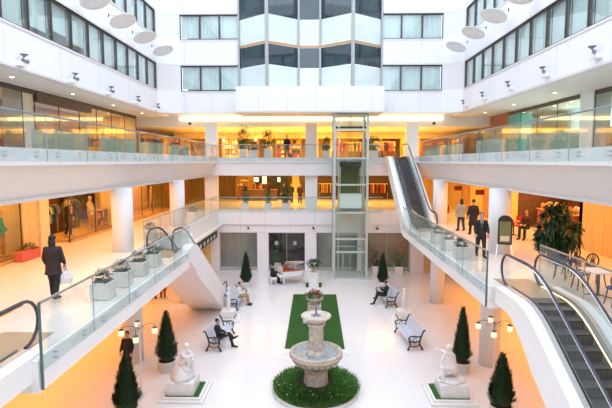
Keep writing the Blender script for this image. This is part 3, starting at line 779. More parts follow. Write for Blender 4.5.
# ---------------------------------------------------------------- plants
def leafball(c, r, n, L, w, seed, flat=.0, droop=.3):
    rd = random.Random(seed); g = MB()
    for i in range(n):
        d = Vector((rd.gauss(0, 1), rd.gauss(0, 1), rd.gauss(0, 1)+flat)).normalized()
        q = rd.uniform(.35, 1)
        p = Vector(c) + Vector((d.x*r[0], d.y*r[1], d.z*r[2]))*q
        g.leaf(p, d + Vector((rd.uniform(-.5, .5), rd.uniform(-.5, .5), rd.uniform(-.3, .5))), L*rd.uniform(.7, 1.2), w*rd.uniform(.7, 1.2), droop)
    return g
def conifer(h, r, seed, potr=.36, poth=.45, pm='pot'):
    root = thing('potted_conifer', '', 'conifer')
    p = MB(); p.lathe([(potr*.8, 0), (potr*.86, .02), (potr, poth-.06), (potr*1.06, poth-.05), (potr*1.06, poth), (potr*.94, poth), (potr*.9, poth-.06), (.05, poth-.05)], n=24)
    p.build('pot', pm, root, True)
    MB().lathe([(.02, poth-.04), (potr*.9, poth-.045), (potr*.9, poth-.05), (.02, poth-.06)], n=16).build('soil', 'soil', root)
    MB().cyl((0, 0, poth-.06), (0, 0, h*.7), .05, .02, 8).build('trunk', 'trunk', root)
    rd = random.Random(seed); g = MB()
    prof = []
    for k in range(13):
        t = k/12; prof.append((max(.01, r*.84*min(1, (t*7+.45))*(1-t)**.82), poth+.04+t*(h-poth-.1)))
    g.lathe(prof, n=20, wob=lambda a: .10*math.sin(5*a+seed)+.06*math.sin(11*a))
    for i in range(3600):
        t = 1-math.sqrt(rd.random())*.98 if rd.random() < .8 else rd.random()
        a = rd.uniform(0, 2*PI); rr = r*min(1, t*7+.45)*(1-t)**.82*(1+.13*math.sin(5*a+seed+t*9)+.10*math.sin(9*a+t*31))*rd.uniform(.72, 1.04)
        z = poth+.02+t*(h-poth-.12)
        g.leaf((rr*math.cos(a), rr*math.sin(a), z), (math.cos(a)*.55, math.sin(a)*.55, 1), rd.uniform(.10, .24), .035, .0)
    g.build('foliage', 'conifer', root)
    return root
c = None
for (x, y, h, r, lab) in [(-6.02, 18.4, 2.5, .41, 'dark conifer in a cream pot behind the left seated statue'), (5.95, 18.5, 2.68, .34, 'dark conifer in a cream pot behind the right crouching statue'),
                       (-6.18, 14.7, 2.2, .44, 'dark conifer in front of the standing person, cut by the bottom edge'), (6.2, 15.1, 2.2, .42, 'dark conifer beside the right lamp post, cut by the bottom edge'),
                       (-4.66, 31.2, 2.38, .38, 'small conifer in a white pot between the left stairs and the piano'), (4.6, 31.4, 2.3, .35, 'small conifer in a white pot near the lift, right of the lawn')]:
    o = conifer(h, r, int(x*10)+int(y), .36 if y < 25 else .34, .45 if y < 25 else .40, 'pot' if y < 25 else 'potw')
    o.location = (x, y, 0); tag(o, lab, group='conifers in pots')
    if y < 16: o.rotation_euler.z = 1.
def planter_box(seed, w=.52, h=.47, flowers=True, n=90):
    root = thing('planter', '', 'planter')
    MB().bbox((0, 0, h/2), (w, w, h), .03).build('box', 'pot', root)
    MB().box(-w/2+.05, w/2-.05, -w/2+.05, w/2-.05, h, h+.015).build('soil', 'soil', root)
    leafball((0, 0, h+.11), (.20, .20, .17), n*2, .15, .045, seed, .5).build('foliage', 'leaf', root)
    if flowers:
        rd = random.Random(seed); f = MB()
        for i in range(4): f.ell((rd.uniform(-.2, .2), rd.uniform(-.2, .2), h+rd.uniform(.24, .34)), (.02, .02, .02), 6, 4)
        tag(f.build('flowers', 'red', root), kind='stuff')
    return root
pb = [planter_box(1), planter_box(2), planter_box(3, flowers=False)]
for o in pb: o['group'] = 'planters behind the second floor railings'
spots = []
for i, y in enumerate((12.4, 13.65, 15.0, 16.3)): spots.append((-5.75, y, Z2, 'cream planter box behind the left railing, %s from the shopper' % ORD[i].replace('nearest', 'first')))
for i, y in enumerate((17.95, 19.6, 21.3)): spots.append((5.62, y, Z2, 'cream planter box behind the right railing, %s from the suited man' % ORD[i].replace('nearest', 'first')))
spots += [(-7.95, 22.3, Z2, 'cream planter box past the left stairs, nearer of two by the column'), (-7.95, 30.2, Z2, 'cream planter box at the far left corner of the second floor')]
used = [0, 0, 0]
for k, (x, y, z, lab) in enumerate(spots):
    j = k % 3
    if not used[j]: o = pb[j]; o.location = (x, y, z); o['label'] = lab; used[j] = 1
    else: dup(pb[j], (x, y, z), .4*k if False else 0, lab)
# tall slim plants in white pots on the second floor back gallery, leafy plants on the third floor
def potplant(w, h, ph, r, seed, pm='potw', lm='leaf', n=170, L=.3, stem=True):
    root = thing('potted_plant', '', 'plant')
    MB().bbox((0, 0, ph/2), (w, w, ph), .03).build('pot', pm, root)
    MB().box(-w/2+.04, w/2-.04, -w/2+.04, w/2-.04, ph, ph+.01).build('soil', 'soil', root)
    if stem: MB().tube([(0, 0, ph), (.03, 0, ph+(h-ph)*.4), (-.02, .02, h-.2)], .025, 6).build('stem', 'trunk', root)
    leafball((0, 0, ph+(h-ph)*.56), (r, r, (h-ph)*.5), int(n*2.2), L*.85, .065, seed).build('foliage', lm, root)
    return root
for i, (x, y, z, w, h, ph, r, n, lab) in enumerate([
    (-5.45, 36.6, Z2, .55, 1.75, .5, .25, 170, 'tall slim plant in a square white pot, leftmost behind the second floor back railing'),
    (-3.66, 36.6, Z2, .55, 1.7, .5, .25, 170, 'tall slim plant in a square white pot, before the dark shop counter'),
    (-2.26, 36.6, Z2, .6, 1.75, .5, .36, 240, 'wide bushy plant in a square white pot hiding the standing customers'),
    (-5.75, 37.8, Z3, .6, 2.45, .7, .55, 220, 'tall spreading plant behind the third floor back railing, left bay'),
    (-3.68, 37.2, Z3, .6, 2.1, .7, .46, 220, 'tall plant right of the spreading one, third floor back railing'),
    (-4.85, 36.9, Z3, .65, 1.15, .6, .40, 130, 'low bushy plant in a white tub between the two tall plants, third floor'),
    (.88, 36.8, Z3, .5, 1.5, .55, .30, 170, 'bushy plant left of the lift shaft on the third floor'),
    (4.55, 36.9, Z3, .65, 1.55, .55, .55, 200, 'wide bushy plant right of the lift shaft on the third floor'),
    (4.66, 35.3, 0, .62, 1.6, .62, .25, 60, 'thin plant in a white cube pot left of the pair by the brown shop window'),
    (6.33, 35.2, 0, .62, 1.65, .62, .28, 70, 'thin plant in a white cube pot beside the peach pier'),
    (-3.0, 37.4, 0, .5, 1.6, .4, .45, 120, 'leafy plant inside the black shop window behind the piano')]):
    o = potplant(w, h, ph, r, 20+i, n=n, lm='leaf' if i % 2 == 0 else 'leaf2'); o.location = (x, y, z); tag(o, lab, group='potted plants along the back galleries')
# big drooping fig tree by the cafe
fg = thing('fig_tree', 'large drooping dark green fig tree in a pot beside the cafe', 'tree', (9.0, 17.4, Z2))
MB().lathe([(.30, 0), (.42, .5), (.44, .52), (.38, .52), (.05, .5)], n=24).build('pot', 'dark', fg, True)
MB().tube([(0, 0, .45), (.03, 0, 1.0), (-.03, .03, 1.6)], .05, 8).build('trunk', 'trunk', fg)
rd = random.Random(5); g = MB()
g.ell((0, 0, 1.2), (.30, .30, .55), 14, 10)
for k in range(46):
    a = rd.uniform(0, 2*PI); t = rd.random(); z = .55+1.5*t; q = .66*math.sqrt(max(0, 1-((t-.40)/.64)**2))*rd.uniform(.6, 1.12)
    c_ = Vector((q*math.cos(a), q*math.sin(a), z))
    for i in range(26):
        d = Vector((math.cos(a)*.6+rd.gauss(0, .7), math.sin(a)*.6+rd.gauss(0, .7), rd.uniform(-1.3, .45)))
        g.leaf(c_+Vector((rd.gauss(0, .07), rd.gauss(0, .07), rd.gauss(0, .07))), d, rd.uniform(.18, .36), .10, .35)
g.build('foliage', 'figleaf', fg)
# pedestals with flowers on the axis
fp = thing('flower_urn', 'stone urn of red flowers on a pedestal standing on the lawn', 'urn', (-.02, 24.4, .05))
MB().bbox((0, 0, .09), (1.2, 1.0, .18), .02).build('base_step', 'marble', fp)
MB().bbox((0, 0, .55), (.72, .72, .75), .03).build('pedestal', 'stone', fp)
MB().lathe([(.2, .92), (.16, .98), (.3, 1.08), (.46, 1.2), (.5, 1.27), (.46, 1.28), (.05, 1.24)], n=24).build('urn_bowl', 'stone', fp, True)
leafball((0, 0, 1.35), (.46, .46, .24), 260, .2, .08, 77, .6).build('foliage', 'leaf2', fp)
rd = random.Random(8)
for nm, mm, n in (('red_flowers', 'red', 26), ('pink_flowers', 'cream', 12)):
    f = MB()
    for i in range(n):
        a = rd.uniform(0, 2*PI); r_ = rd.uniform(0, .45); f.ell((r_*math.cos(a), r_*math.sin(a), 1.62-.5*r_+rd.uniform(-.05, .06)), (.05, .05, .045), 7, 5)
    tag(f.build(nm, mm, fp), kind='stuff')
pp = thing('plant_urn', 'leafy plant in an urn on a marble pedestal at the far end of the lawn', 'urn', (-.08, 31.7, 0))
MB().bbox((0, 0, .06), (1.15, .9, .12), .02).build('base_step', 'marble', pp)
for sx in (-1, 1): MB().box(*sorted((sx*.34, sx*.54)), -.46, -.3, .0, .3).build('box_hedge', 'grass', pp)
MB().bbox((0, 0, .5), (.62, .62, .78), .03).build('pedestal', 'marble', pp); MB().bbox((0, 0, .93), (.76, .76, .1), .02).build('pedestal_cap', 'marble', pp)
MB().lathe([(.18, .98), (.13, 1.03), (.2, 1.15), (.24, 1.36), (.27, 1.4), (.05, 1.38)], n=20).build('urn_bowl', 'stone', pp, True)
leafball((0, 0, 1.55), (.42, .42, .22), 200, .24, .10, 78, .5).build('foliage', 'leaf', pp)

# ---------------------------------------------------------------- benches
def bench(L=2.3):
    r = thing('bench', '', 'bench')
    # along local Y, sitter faces local +X
    for sy in (-1, 1):
        y = sy*(L/2-.03)
        e = MB()
        e.tube([(-.34, y, .02), (-.30, y, .12), (-.22, y, .25), (-.2, y, .40), (-.27, y, .62), (-.36, y, .86), (-.43, y, .93), (-.47, y, .88)], [.05, .04, .035, .04, .035, .035, .035, .025], 8)
        e.tube([(.33, y, .02), (.29, y, .10), (.22, y, .22), (.25, y, .36), (.30, y, .44)], [.055, .04, .035, .04, .03], 8)
        e.tube([(-.22, y, .42), (.0, y, .38), (.28, y, .42)], .032, 8)
        e.tube([(-.28, y, .64), (-.10, y, .62), (.12, y, .66), (.27, y, .62), (.32, y, .54), (.26, y, .48), (.20, y, .53)], .033, 8)
        e.tube([(.06, y, .40), (.12, y, .50), (.06, y, .58), (-.04, y, .54), (-.04, y, .46)], .02, 6)
        e.tube([(-.22, y, .25), (0, y, .16), (.22, y, .22)], .022, 6)
        e.build('iron_end', 'iron', r)
    for i in range(8):
        x = -.20+.068*i; z = .44 + .018*math.cos((i-3.5)*.5)-.03
        MB().bbox((x, 0, z), (.056, L-.06, .03), .006).build('seat_slat', 'slat', r)
    for i in range(6):
        t = i/5; x = -.245-.17*t; z = .52+.38*t
        MB().cbox((x, 0, z), (.028, L-.06, .062), 0, 0, -.35).build('back_slat', 'slat', r)
    MB().cyl((0, -L/2+.05, .3), (0, L/2-.05, .3), .018, n=8).build('stretcher', 'iron', r)
    return r
b0 = bench(); b0['group'] = 'iron and slat benches'
b0.location = (-4.42, 21.45, 0); b0.rotation_euler.z = -.10; b0['label'] = 'pale blue slatted bench under the man in black with crossed legs'
dup(b0, (-4.62, 27.3, 0), -.10, 'pale blue slatted bench under the person in khaki trousers')
dup(b0, (4.42, 21.75, 0), PI+.10, 'empty pale blue slatted bench with black iron ends, right of the fountain')
dup(b0, (4.30, 27.9, 0), PI+.14, 'pale blue slatted bench under the reading man, right of the lawn')

# ---------------------------------------------------------------- lamp posts
def lamp_post():
    r = thing('lamp_post', '', 'lamp')
    p = MB(); p.lathe([(.17, 0), (.17, .03), (.06, .06), (.035, .12), (.028, 1.2), (.022, 2.55), (.03, 2.58), (.01, 2.66)], n=12); p.build('post', 'potw', r, True)
    f = MB()
    for k in range(3):
        a = k*2*PI/3+.4; f.tube([(.03*math.cos(a), .03*math.sin(a), .3), (.25*math.cos(a), .25*math.sin(a), .22), (.42*math.cos(a), .42*math.sin(a), .03), (.5*math.cos(a), .5*math.sin(a), .05)], .013, 6)
    f.build('scroll_foot', 'potw', r)
    for k, (a, R, z) in enumerate(((.15, .52, 2.36), (1.9, .42, 2.52), (PI+.25, .62, 2.42), (4.55, .42, 2.24))):
        ca, sa = math.cos(a), math.sin(a)
        P_ = lambda q, zz: (q*ca, q*sa, zz)
        arm = MB().tube([P_(0, 2.45), P_(R*.3, 2.58), P_(R*.7, 2.62), P_(R, 2.58), P_(R, z+.12)], .013, 6).build('arm', 'lampgrey', r)
        MB().tube([P_(R*.25, 2.5), P_(R*.35, 2.42), P_(R*.5, 2.44), P_(R*.48, 2.54)], .009, 6).build('scroll', 'lampgrey', arm)
        s = MB().lathe([(.03, z+.13), (.09, z+.11), (.10, z+.08), (.03, z+.08)], P_(R, 0), 12).build('shade_holder', 'lampgrey', arm)
        MB().lathe([(.08, z-.12), (.095, z-.11), (.095, z+.08), (.075, z+.09)], P_(R, 0), 16).build('lamp_shade', 'lampshade', r)
    return r
lp = lamp_post(); lp.location = (-6.35, 16.44, 0); lp.rotation_euler.z = .2; tag(lp, 'white lamp post with four lit shades left, near the standing person', group='lamp posts with four shades')
dup(lp, (6.72, 17.15, 0), -.3, 'white lamp post with four lit shades right, beside the escalator')

# ---------------------------------------------------------------- grand piano
pn = thing('grand_piano', 'white grand piano with its lid raised before the black shop window', 'piano', (-1.75, 32.55, 0), .34)
ol = [(-.72, -.74), (-.1, -.74), (.35, -.72), (.75, -.62), (.95, -.35), (.9, -.05), (.6, .15), (.25, .38), (0, .62), (-.2, .74), (-.72, .74)]
ol = [(x, y) for x, y in ol]
MB().prism(ol, .62, .92).build('case', 'piano', pn)
MB().prism([(x*.92, y*.9) for x, y in ol], .925, .93).build('soundboard', 'pianoin', pn)
MB().box(-1.02, -.70, -.74, .74, .60, .74).build('key_bed', 'piano', pn)
MB().box(-1.0, -.78, -.62, .62, .74, .765).build('keyboard', 'marble', pn)
bk = MB()
for i in range(36):
    if i % 7 not in (2, 6): bk.box(-.9, -.78, -.6+i*.0345+.02, -.6+i*.0345+.036, .765, .785)
tag(bk.build('black_keys', 'dark', pn), kind='stuff')
MB().cbox((-.66, 0, 1.06), (.03, .8, .28), 0, 0, .35).build('music_stand', 'piano', pn)
hinge = .70; lid = MB(); ang = D2R(27)
lv = [(x, hinge-(hinge-y)*math.cos(ang), .94+(hinge-y)*math.sin(ang)) for x, y in [(-.5, -.78), (-.1, -.78), (.35, -.76), (.8, -.66), (1.0, -.36), (.95, -.05), (.62, .18), (.28, .42), (.04, .68), (-.5, .7)]]
n = len(lv); off = Vector((0, math.sin(ang), math.cos(ang)))*.025
lid.add([Vector(p) for p in lv]+[Vector(p)+off for p in lv], [tuple(range(n-1, -1, -1)), tuple(range(n, 2*n))]+[(i, (i+1) % n, n+(i+1) % n, n+i) for i in range(n)])
lid.build('lid', 'piano', pn)
MB().cyl((.25, -.60, .93), (.25, -.42, 1.50), .014, n=8).build('lid_prop', 'piano', pn)
for x, y in [(-.62, -.6), (-.62, .6), (.68, -.3)]:
    p = MB(); p.lathe([(.035, 0), (.05, .06), (.045, .12), (.075, .5), (.09, .62)], (x, y, 0), 12); p.build('leg', 'piano', pn, True)
MB().tube([(-.55, -.06, .6), (-.55, -.06, .1), (-.65, -.06, .06)], .015).build('pedal_lyre', 'piano', pn)
so = thing('piano_stool', 'white upholstered stool under the pianist', 'stool', (-2.95, 32.12, 0), .34)
MB().bbox((0, 0, .44), (.42, .8, .12), .03).build('seat', 'piano', so)
for x in (-.16, .16):
    for y in (-.33, .33): MB().cyl((x, y, 0), (x, y, .38), .025, .035, 8).build('leg', 'piano', so)

# ---------------------------------------------------------------- bodies
def fuse(name, mb, m, voxel=.012, smooth=3, fac=.5):
    """melt the overlapping limbs of one body or garment into a single continuous skin"""
    me = bpy.data.meshes.new(name+'_tmp'); me.from_pydata(mb.v, [], mb.f)
    o = bpy.data.objects.new('tmp', me); COL.objects.link(o)
    r = o.modifiers.new('r', 'REMESH'); r.mode = 'VOXEL'; r.voxel_size = voxel
    if smooth: sm = o.modifiers.new('s', 'SMOOTH'); sm.iterations = smooth; sm.factor = fac
    dg = bpy.context.evaluated_depsgraph_get(); dg.update()
    out = bpy.data.meshes.new_from_object(o.evaluated_get(dg)); out.name = name
    bpy.data.objects.remove(o); bpy.data.meshes.remove(me)
    out.materials.clear(); out.materials.append(M[m] if isinstance(m, str) else m)
    for p in out.polygons: p.use_smooth = True
    return out
def loft(mb, rings, n=18):
    """closed loft; each ring = (centre, lateral unit, depth unit, half width, half depth)"""
    vs = []; fs = []
    for c, a, b, w, d in rings:
        for i in range(n):
            t = 2*PI*i/n; vs.append(Vector(c) + a*(w*math.cos(t)) + b*(d*math.sin(t)))
    for k in range(len(rings)-1): fs += [(k*n+i, k*n+(i+1) % n, (k+1)*n+(i+1) % n, (k+1)*n+i) for i in range(n)]
    fs += [tuple(range(n-1, -1, -1)), tuple(range((len(rings)-1)*n, len(rings)*n))]
    mb.add(vs, fs)
def V3(*a): return Vector(a)
def pose_stand(stride=0., arms=((.08, .05), (.08, .05)), lean=0., look=0.):
    J = dict(pelvis=V3(0, 0, .94), belly=V3(0, .0+lean*.3, 1.1), chest=V3(0, -.01+lean, 1.32), neck=V3(0, lean*1.3, 1.47))
    for s, sx in (('L', -1), ('R', 1)):
        ph = stride*(1 if s == 'L' else -1); fw = arms[0 if s == 'L' else 1]
        J['hip'+s] = V3(sx*.095, 0, .90); J['knee'+s] = V3(sx*.10, ph*.55+.03, .49); J['ank'+s] = V3(sx*.10, ph if ph > 0 else ph-.05, .09 if ph >= 0 else .13)
        J['toe'+s] = J['ank'+s] + V3(sx*.02, .17, -.055)
        J['sho'+s] = V3(sx*.172, lean, 1.385); J['elb'+s] = V3(sx*.235, lean-.03+fw[0]*.5, 1.14); J['wri'+s] = V3(sx*.24, lean+.03+fw[0]*1.2, .90+fw[1])
        J['palm'+s] = J['wri'+s] + V3(0, .02, -.07)
    J['face'] = V3(0, 1, 0)
    return J
def pose_sit(recline=.06, leg=0., cross=False, arms='lap', seat=.47):
    z = seat+.10
    J = dict(pelvis=V3(0, 0, z), belly=V3(0, -recline*.4, z+.17), chest=V3(0, -recline, z+.38), neck=V3(0, -recline*.9, z+.53))
    for s, sx in (('L', -1), ('R', 1)):
        J['hip'+s] = V3(sx*.095, .03, z-.02); J['knee'+s] = V3(sx*.12, .45, z+.02); J['ank'+s] = V3(sx*.12, .48+leg, .09); J['toe'+s] = V3(sx*.13, .64+leg, .04)
        J['sho'+s] = V3(sx*.172, -recline, z+.445); J['elb'+s] = V3(sx*.23, -recline+.08, z+.22)
        if arms == 'lap': J['wri'+s] = V3(sx*.10, .28, z+.14)
        elif arms == 'read': J['wri'+s] = V3(sx*.10, .28, z+.30)
        elif arms == 'keys': J['elb'+s] = V3(sx*.24, .10, z+.20); J['wri'+s] = V3(sx*.18, .36, z+.21)
        J['palm'+s] = J['wri'+s] + V3(-sx*.01, .07, -.005)
    if cross:
        J['kneeR'] = V3(.02, .46, z+.13); J['ankR'] = V3(-.22, .60, z-.16); J['toeR'] = V3(-.30, .74, z-.12)
    J['face'] = V3(0, 1, 0)
    return J
def head_joints(J, tilt=0., turn=0.):
    n = J['neck']; f = Vector((math.sin(turn), math.cos(turn), 0)); r = Vector((f.y, -f.x, 0)); u = (Vector((0, 0, 1)) + f*tilt).normalized(); f = (f - u*f.dot(u)).normalized()
    return dict(jaw=n + u*.085 + f*.03, mid=n + u*.165 + f*.02, crown=n + u*.235 + f*.005), f, r, u
def torso(mb, J, g=0., low=None):
    sh = (J['shoR']-J['shoL']).normalized(); hp = (J['hipR']-J['hipL']).normalized()
    P = [J['pelvis'], J['belly'], J['chest'], J['neck']]
    def axes(d, lat): d = d.normalized(); b = d.cross(lat).normalized(); return lat, b
    rings = []
    up = (P[1]-P[0]); a, b = axes(up, hp)
    if low:
        for c, w, d in low: rings.append((c, hp, Vector((0, 0, 1)).cross(hp).normalized(), w, d))
    else: rings.append((P[0]-up.normalized()*.09, a, b, .10+g, .085+g))
    rings += [(P[0], a, b, .165+g, .118+g), (P[0]*.5+P[1]*.5, a, b, .150+g, .108+g), (P[1], a, b, .138+g, .100+g)]
    up = P[2]-P[1]; a, b = axes(up, (hp+sh).normalized()); rings.append((P[1]*.5+P[2]*.5, a, b, .150+g, .108+g))
    a, b = axes(P[3]-P[2], sh); t = P[3]-P[2]
    rings += [(P[2], a, b, .170+g, .118+g), (P[2]+t*.35, a, b, .180+g*.8, .105+g*.8), (P[2]+t*.62, a, b, .158+g*.6, .085+g*.6), (P[2]+t*.80, a, b, .105+g*.6, .070+g*.6), (P[2]+t*1.0, a, b, .060+g*.5, .058+g*.5)]
    loft(mb, rings)
def limb(mb, pts, rad): mb.tube(pts, rad, 12); [mb.ell(p, (r, r, r), 10, 8) for p, r in zip(pts, rad)]
def leg_pts(J, s):
    h, k, a = J['hip'+s], J['knee'+s], J['ank'+s]; return [h, h*.55+k*.45, k, k*.68+a*.32, a]
def arm_pts(J, s, end=1.):
    h, e, w = J['sho'+s], J['elb'+s], J['wri'+s]; return [h, h*.5+e*.5, e, e*.65+w*.35, e*(1-end)+w*end]
def body_mb(J, tilt=0., turn=0., fat=1.):
    mb = MB(); torso(mb, J)
    H, f, r, u = head_joints(J, tilt, turn); R_ = Matrix((r, f, u)).transposed()
    limb(mb, [J['chest']*.3+J['neck']*.7, J['neck'], J['neck']+u*.10], [.066, .056, .054])
    mb.ell(H['mid']+u*.018, (.080, .098, .100), 16, 12, R_); mb.ell(H['jaw']+u*.012+f*.012, (.060, .066, .066), 14, 10, R_)
    mb.ell(H['mid']+f*.094-u*.030, (.015, .022, .020), 8, 6, R_); mb.tube([H['mid']+f*.088+u*.012, H['mid']+f*.100-u*.03], [.010, .015], 6)
    for sx in (-1, 1): mb.ell(H['mid']+r*sx*.082-u*.015-f*.012, (.012, .020, .032), 8, 6, R_)
    for s, sx in (('L', -1), ('R', 1)):
        limb(mb, leg_pts(J, s), [.092*fat, .082*fat, .057*fat, .058*fat, .040])
        a, t = J['ank'+s], J['toe'+s]; d = (t-a).normalized()
        limb(mb, [a-d*.04-Vector((0, 0, .03)), a*.4+t*.6-Vector((0, 0, .012)), t], [.042, .042, .032])
        limb(mb, arm_pts(J, s), [.054*fat, .050*fat, .042*fat, .042*fat, .028])
        w, c = J['wri'+s], J['palm'+s]; d = (c-w).normalized(); side = Vector((1, 0, 0)) if abs(d.x) < .8 else Vector((0, 1, 0))
        side = (side - d*side.dot(d)).normalized(); nn = d.cross(side)
        if nn.z > 0: nn = -nn
        Rh = Matrix((side, d, nn)).transposed()
        mb.ell(c, (.042, .052, .019), 12, 8, Rh)
        for k in range(4):
            L = (.070, .084, .078, .060)[k]; o = side*(k-1.5)*.0215
            p0 = c + d*.03 + o; p1 = c + d*(.035+L*.5) + o*1.15 + nn*.012; p2 = c + d*(.035+L*.88) + o*1.15 + nn*.040
            limb(mb, [p0, p1, p2], [.0115, .0108, .0095])
        p0 = c - side*sx*.030 - d*.015; p1 = p0 - side*sx*.022 + d*.030 + nn*.008; p2 = p1 - side*sx*.004 + d*.032 + nn*.012
        limb(mb, [p0, p1, p2], [.0145, .0125, .010])
    return mb, H, f, r, u
def garment(nm, J, kind, m, parent):
    mb = MB()
    if kind in ('jacket', 'coat', 'longcoat', 'shirt'):
        g = .014 if kind == 'shirt' else .026
        hm = (J['hipL']+J['hipR'])*.5; dn = Vector((0, 0, -1)); standing = abs(J['kneeL'].z-J['pelvis'].z) > .3
        low = None
        if standing:
            L = {'coat': .20, 'longcoat': .42}.get(kind, .12)
            low = [(hm+dn*L, .185+g+(.03 if 'coat' in kind else 0), .128+g+(.03 if 'coat' in kind else 0)), (hm+dn*L*.5, .178+g, .125+g)]
        torso(mb, J, g, low)
        for s in 'LR':
            limb(mb, arm_pts(J, s, .93), [.056+g*.4, .054+g*.4, .052+g*.4, .050+g*.4, .040+g*.3])
    else:
        mb.ell(J['pelvis'], (.172, .126, .12), 16, 10)
        for s in 'LR':
            p = leg_pts(J, s); p[-1] = p[-1]*.94+J['knee'+s]*.06
            limb(mb, p, [.104, .098, .076, .072, .062])
    obj(nm, fuse(nm, mb, m, .016, 3), parent)
def person(label, loc, rz, J, top=('jacket', 'coal'), legs='coal', hair='short', shirt=None, tilt=0., turn=0., scale=1., cat='person', skinm='skin', name='person', group=None, shoes=True, hairm='hair', facef=True):
    root = thing(name, label, cat, loc, rz, group); root.scale = (scale,)*3
    mb, H, f, r, u = body_mb(J, tilt, turn)
    obj('body', fuse('body', mb, skinm, .0075, 2, .35), root)
    if facef:
        for sx in (-1, 1): MB().ell(H['mid'] + f*.094 + r*sx*.034 + u*.008, (.012, .010, .009), 8, 6).build('eye', 'eye', root, True)
        MB().ell(H['jaw'] + f*.074 + u*.006, (.024, .010, .007), 8, 6).build('mouth', 'lip', root, True)
    if shirt:
        Sf = MB(); c = J['chest'] + J['face']*.135
        Sf.add([c+Vector(p) for p in ((-.060, -.035, .125), (.060, -.035, .125), (.035, .010, 0), (0, .012, -.17), (-.035, .010, 0), (-.05, -.10, .125), (.05, -.10, .125), (0, -.08, -.17))], [(0, 4, 3, 2, 1), (5, 6, 7), (0, 1, 6, 5), (1, 2, 3, 7, 6), (0, 5, 7, 3, 4)]); Sf.build('shirt_front', shirt, root)
        MB().add([c+Vector(p) for p in ((-.018, -.008, .10), (.018, -.008, .10), (.024, .022, -.05), (0, .024, -.13), (-.024, .022, -.05), (0, -.05, .08))], [(0, 4, 3, 2, 1), (0, 1, 5), (1, 2, 3, 5), (0, 5, 3, 4)]).build('necktie', 'navy', root)
    if top: garment(top[0], J, top[0], top[1], root)
    if legs: garment('trousers', J, 'trousers', legs, root)
    if shoes:
        for s_ in 'LR':
            a, t = J['ank'+s_], J['toe'+s_]; d = (t-a).normalized(); dz = Vector((0, 0, -.012)) if abs(d.z) < .7 else Vector()
            mb = MB(); limb(mb, [a-d*.05+dz*2, a*.5+t*.5+dz, t+d*.045], [.052, .050, .038]); obj('shoe', fuse('shoe', mb, 'shoe', .012, 2), root)
    if hair:
        R_ = Matrix((r, f, u)).transposed(); h = MB()
        h.ell(H['mid'] + u*.040 - f*.018, (.090, .100, .090), 14, 10, R_)
        if hair == 'long': h.ell(H['mid'] - u*.09 - f*.055, (.098, .062, .16), 12, 8, R_)
        if hair == 'bob': h.ell(H['mid'] - u*.03 - f*.04, (.10, .075, .11), 12, 8, R_)
        h.build('hair', hairm, root, True)
    return root
def FX(deg): return D2R(deg)
# people on the second floor
person('woman in dark jacket walking away along the left walkway carrying a white bag', (-7.0, 12.25, Z2), .12, pose_stand(.14), ('coat', 'brownblack'), 'coal', 'long')
bg = thing('shopping_bag', 'white carrier bag in the hand of the woman on the left walkway', 'bag', (-6.70, 12.30, Z2+.42))
MB().add([(-.13, -.05, 0), (.13, -.05, 0), (.13, .05, 0), (-.13, .05, 0), (-.17, -.06, .17), (.17, -.06, .17), (.17, .06, .17), (-.17, .06, .17), (-.12, -.02, .36), (.12, -.02, .36), (.12, .02, .36), (-.12, .02, .36)],
         [(3, 2, 1, 0)]+[(k*4+i, k*4+(i+1) % 4, k*4+4+(i+1) % 4, k*4+4+i) for k in range(2) for i in range(4)]).build('sack', 'bag', bg)
MB().tube([(-.09, 0, .34), (-.03, 0, .44), (.03, 0, .44), (.09, 0, .34)], .01, 6).build('handle', 'bag', bg)
person('man in dark suit and pale blue shirt walking forward on the right walkway', (6.45, 18.2, Z2), PI-.1, pose_stand(.15), ('jacket', 'coal'), 'coal', 'short', shirt='bluegrey', scale=1.0)
person('woman in grey sweater and dark jeans walking away past the golden doors', (7.78, 25.0, Z2), .1, pose_stand(.12), ('jacket', 'greyknit'), 'denim', 'long', scale=.98)
person('man in long black coat walking away beside the woman in grey', (7.98, 23.7, Z2), -.05, pose_stand(.10), ('longcoat', 'coal'), 'coal', 'short', scale=1.03)
person('seated cafe customer in red and black at the far cafe table', (10.15, 22.6, Z2), PI*.75, pose_sit(), ('jacket', 'brownblack'), 'coal', 'bob', shirt='redcloth')
# ground floor people
J = pose_sit(.1, .12, True); person('man in black sitting cross legged on the left bench nearest the fountain', (-4.36, 20.75, 0), -PI/2-.05, J, ('jacket', 'coal'), 'coal', 'short', turn=0.)
J = pose_sit(.04, .05); person('person in white shirt and khaki trousers sitting on the far left bench', (-4.48, 27.3, 0), -PI/2-.1, J, ('shirt', 'shirt'), 'khaki', 'short', tilt=.2)
J = pose_sit(.12, .22, True, 'read'); person('man in black sitting reading on the far right bench', (4.2, 27.7, 0), PI/2+.12, J, ('jacket', 'coal'), 'coal', 'short', tilt=.25)
nw = tag(MB().cbox((3.86, 27.72, .90), (.03, .42, .30), .1, 0, -.5).build('newspaper', 'marble'), 'open white newspaper held by the reading man on the right bench', 'newspaper')
J = pose_sit(-.03, -.02, False, 'keys', .50); person('pianist in black playing the white grand piano', (-2.98, 32.12, 0), -PI/2+.34, J, ('jacket', 'coal'), 'coal', 'short', tilt=.15)
person('person in dark clothes standing behind the bottom left conifer', (-7.5, 18.1, 0), PI*.95, pose_stand(.03), ('jacket', 'coal'), 'navy', 'short')
person('person in red coat standing far under the left gallery', (-9.5, 28.6, 0), .4, pose_stand(.08), ('longcoat', 'redcloth'), 'redcloth', 'short')
person('person in black walking beside the red coat under the left gallery', (-9.95, 28.3, 0), .2, pose_stand(.12), ('jacket', 'coal'), 'coal', 'short')
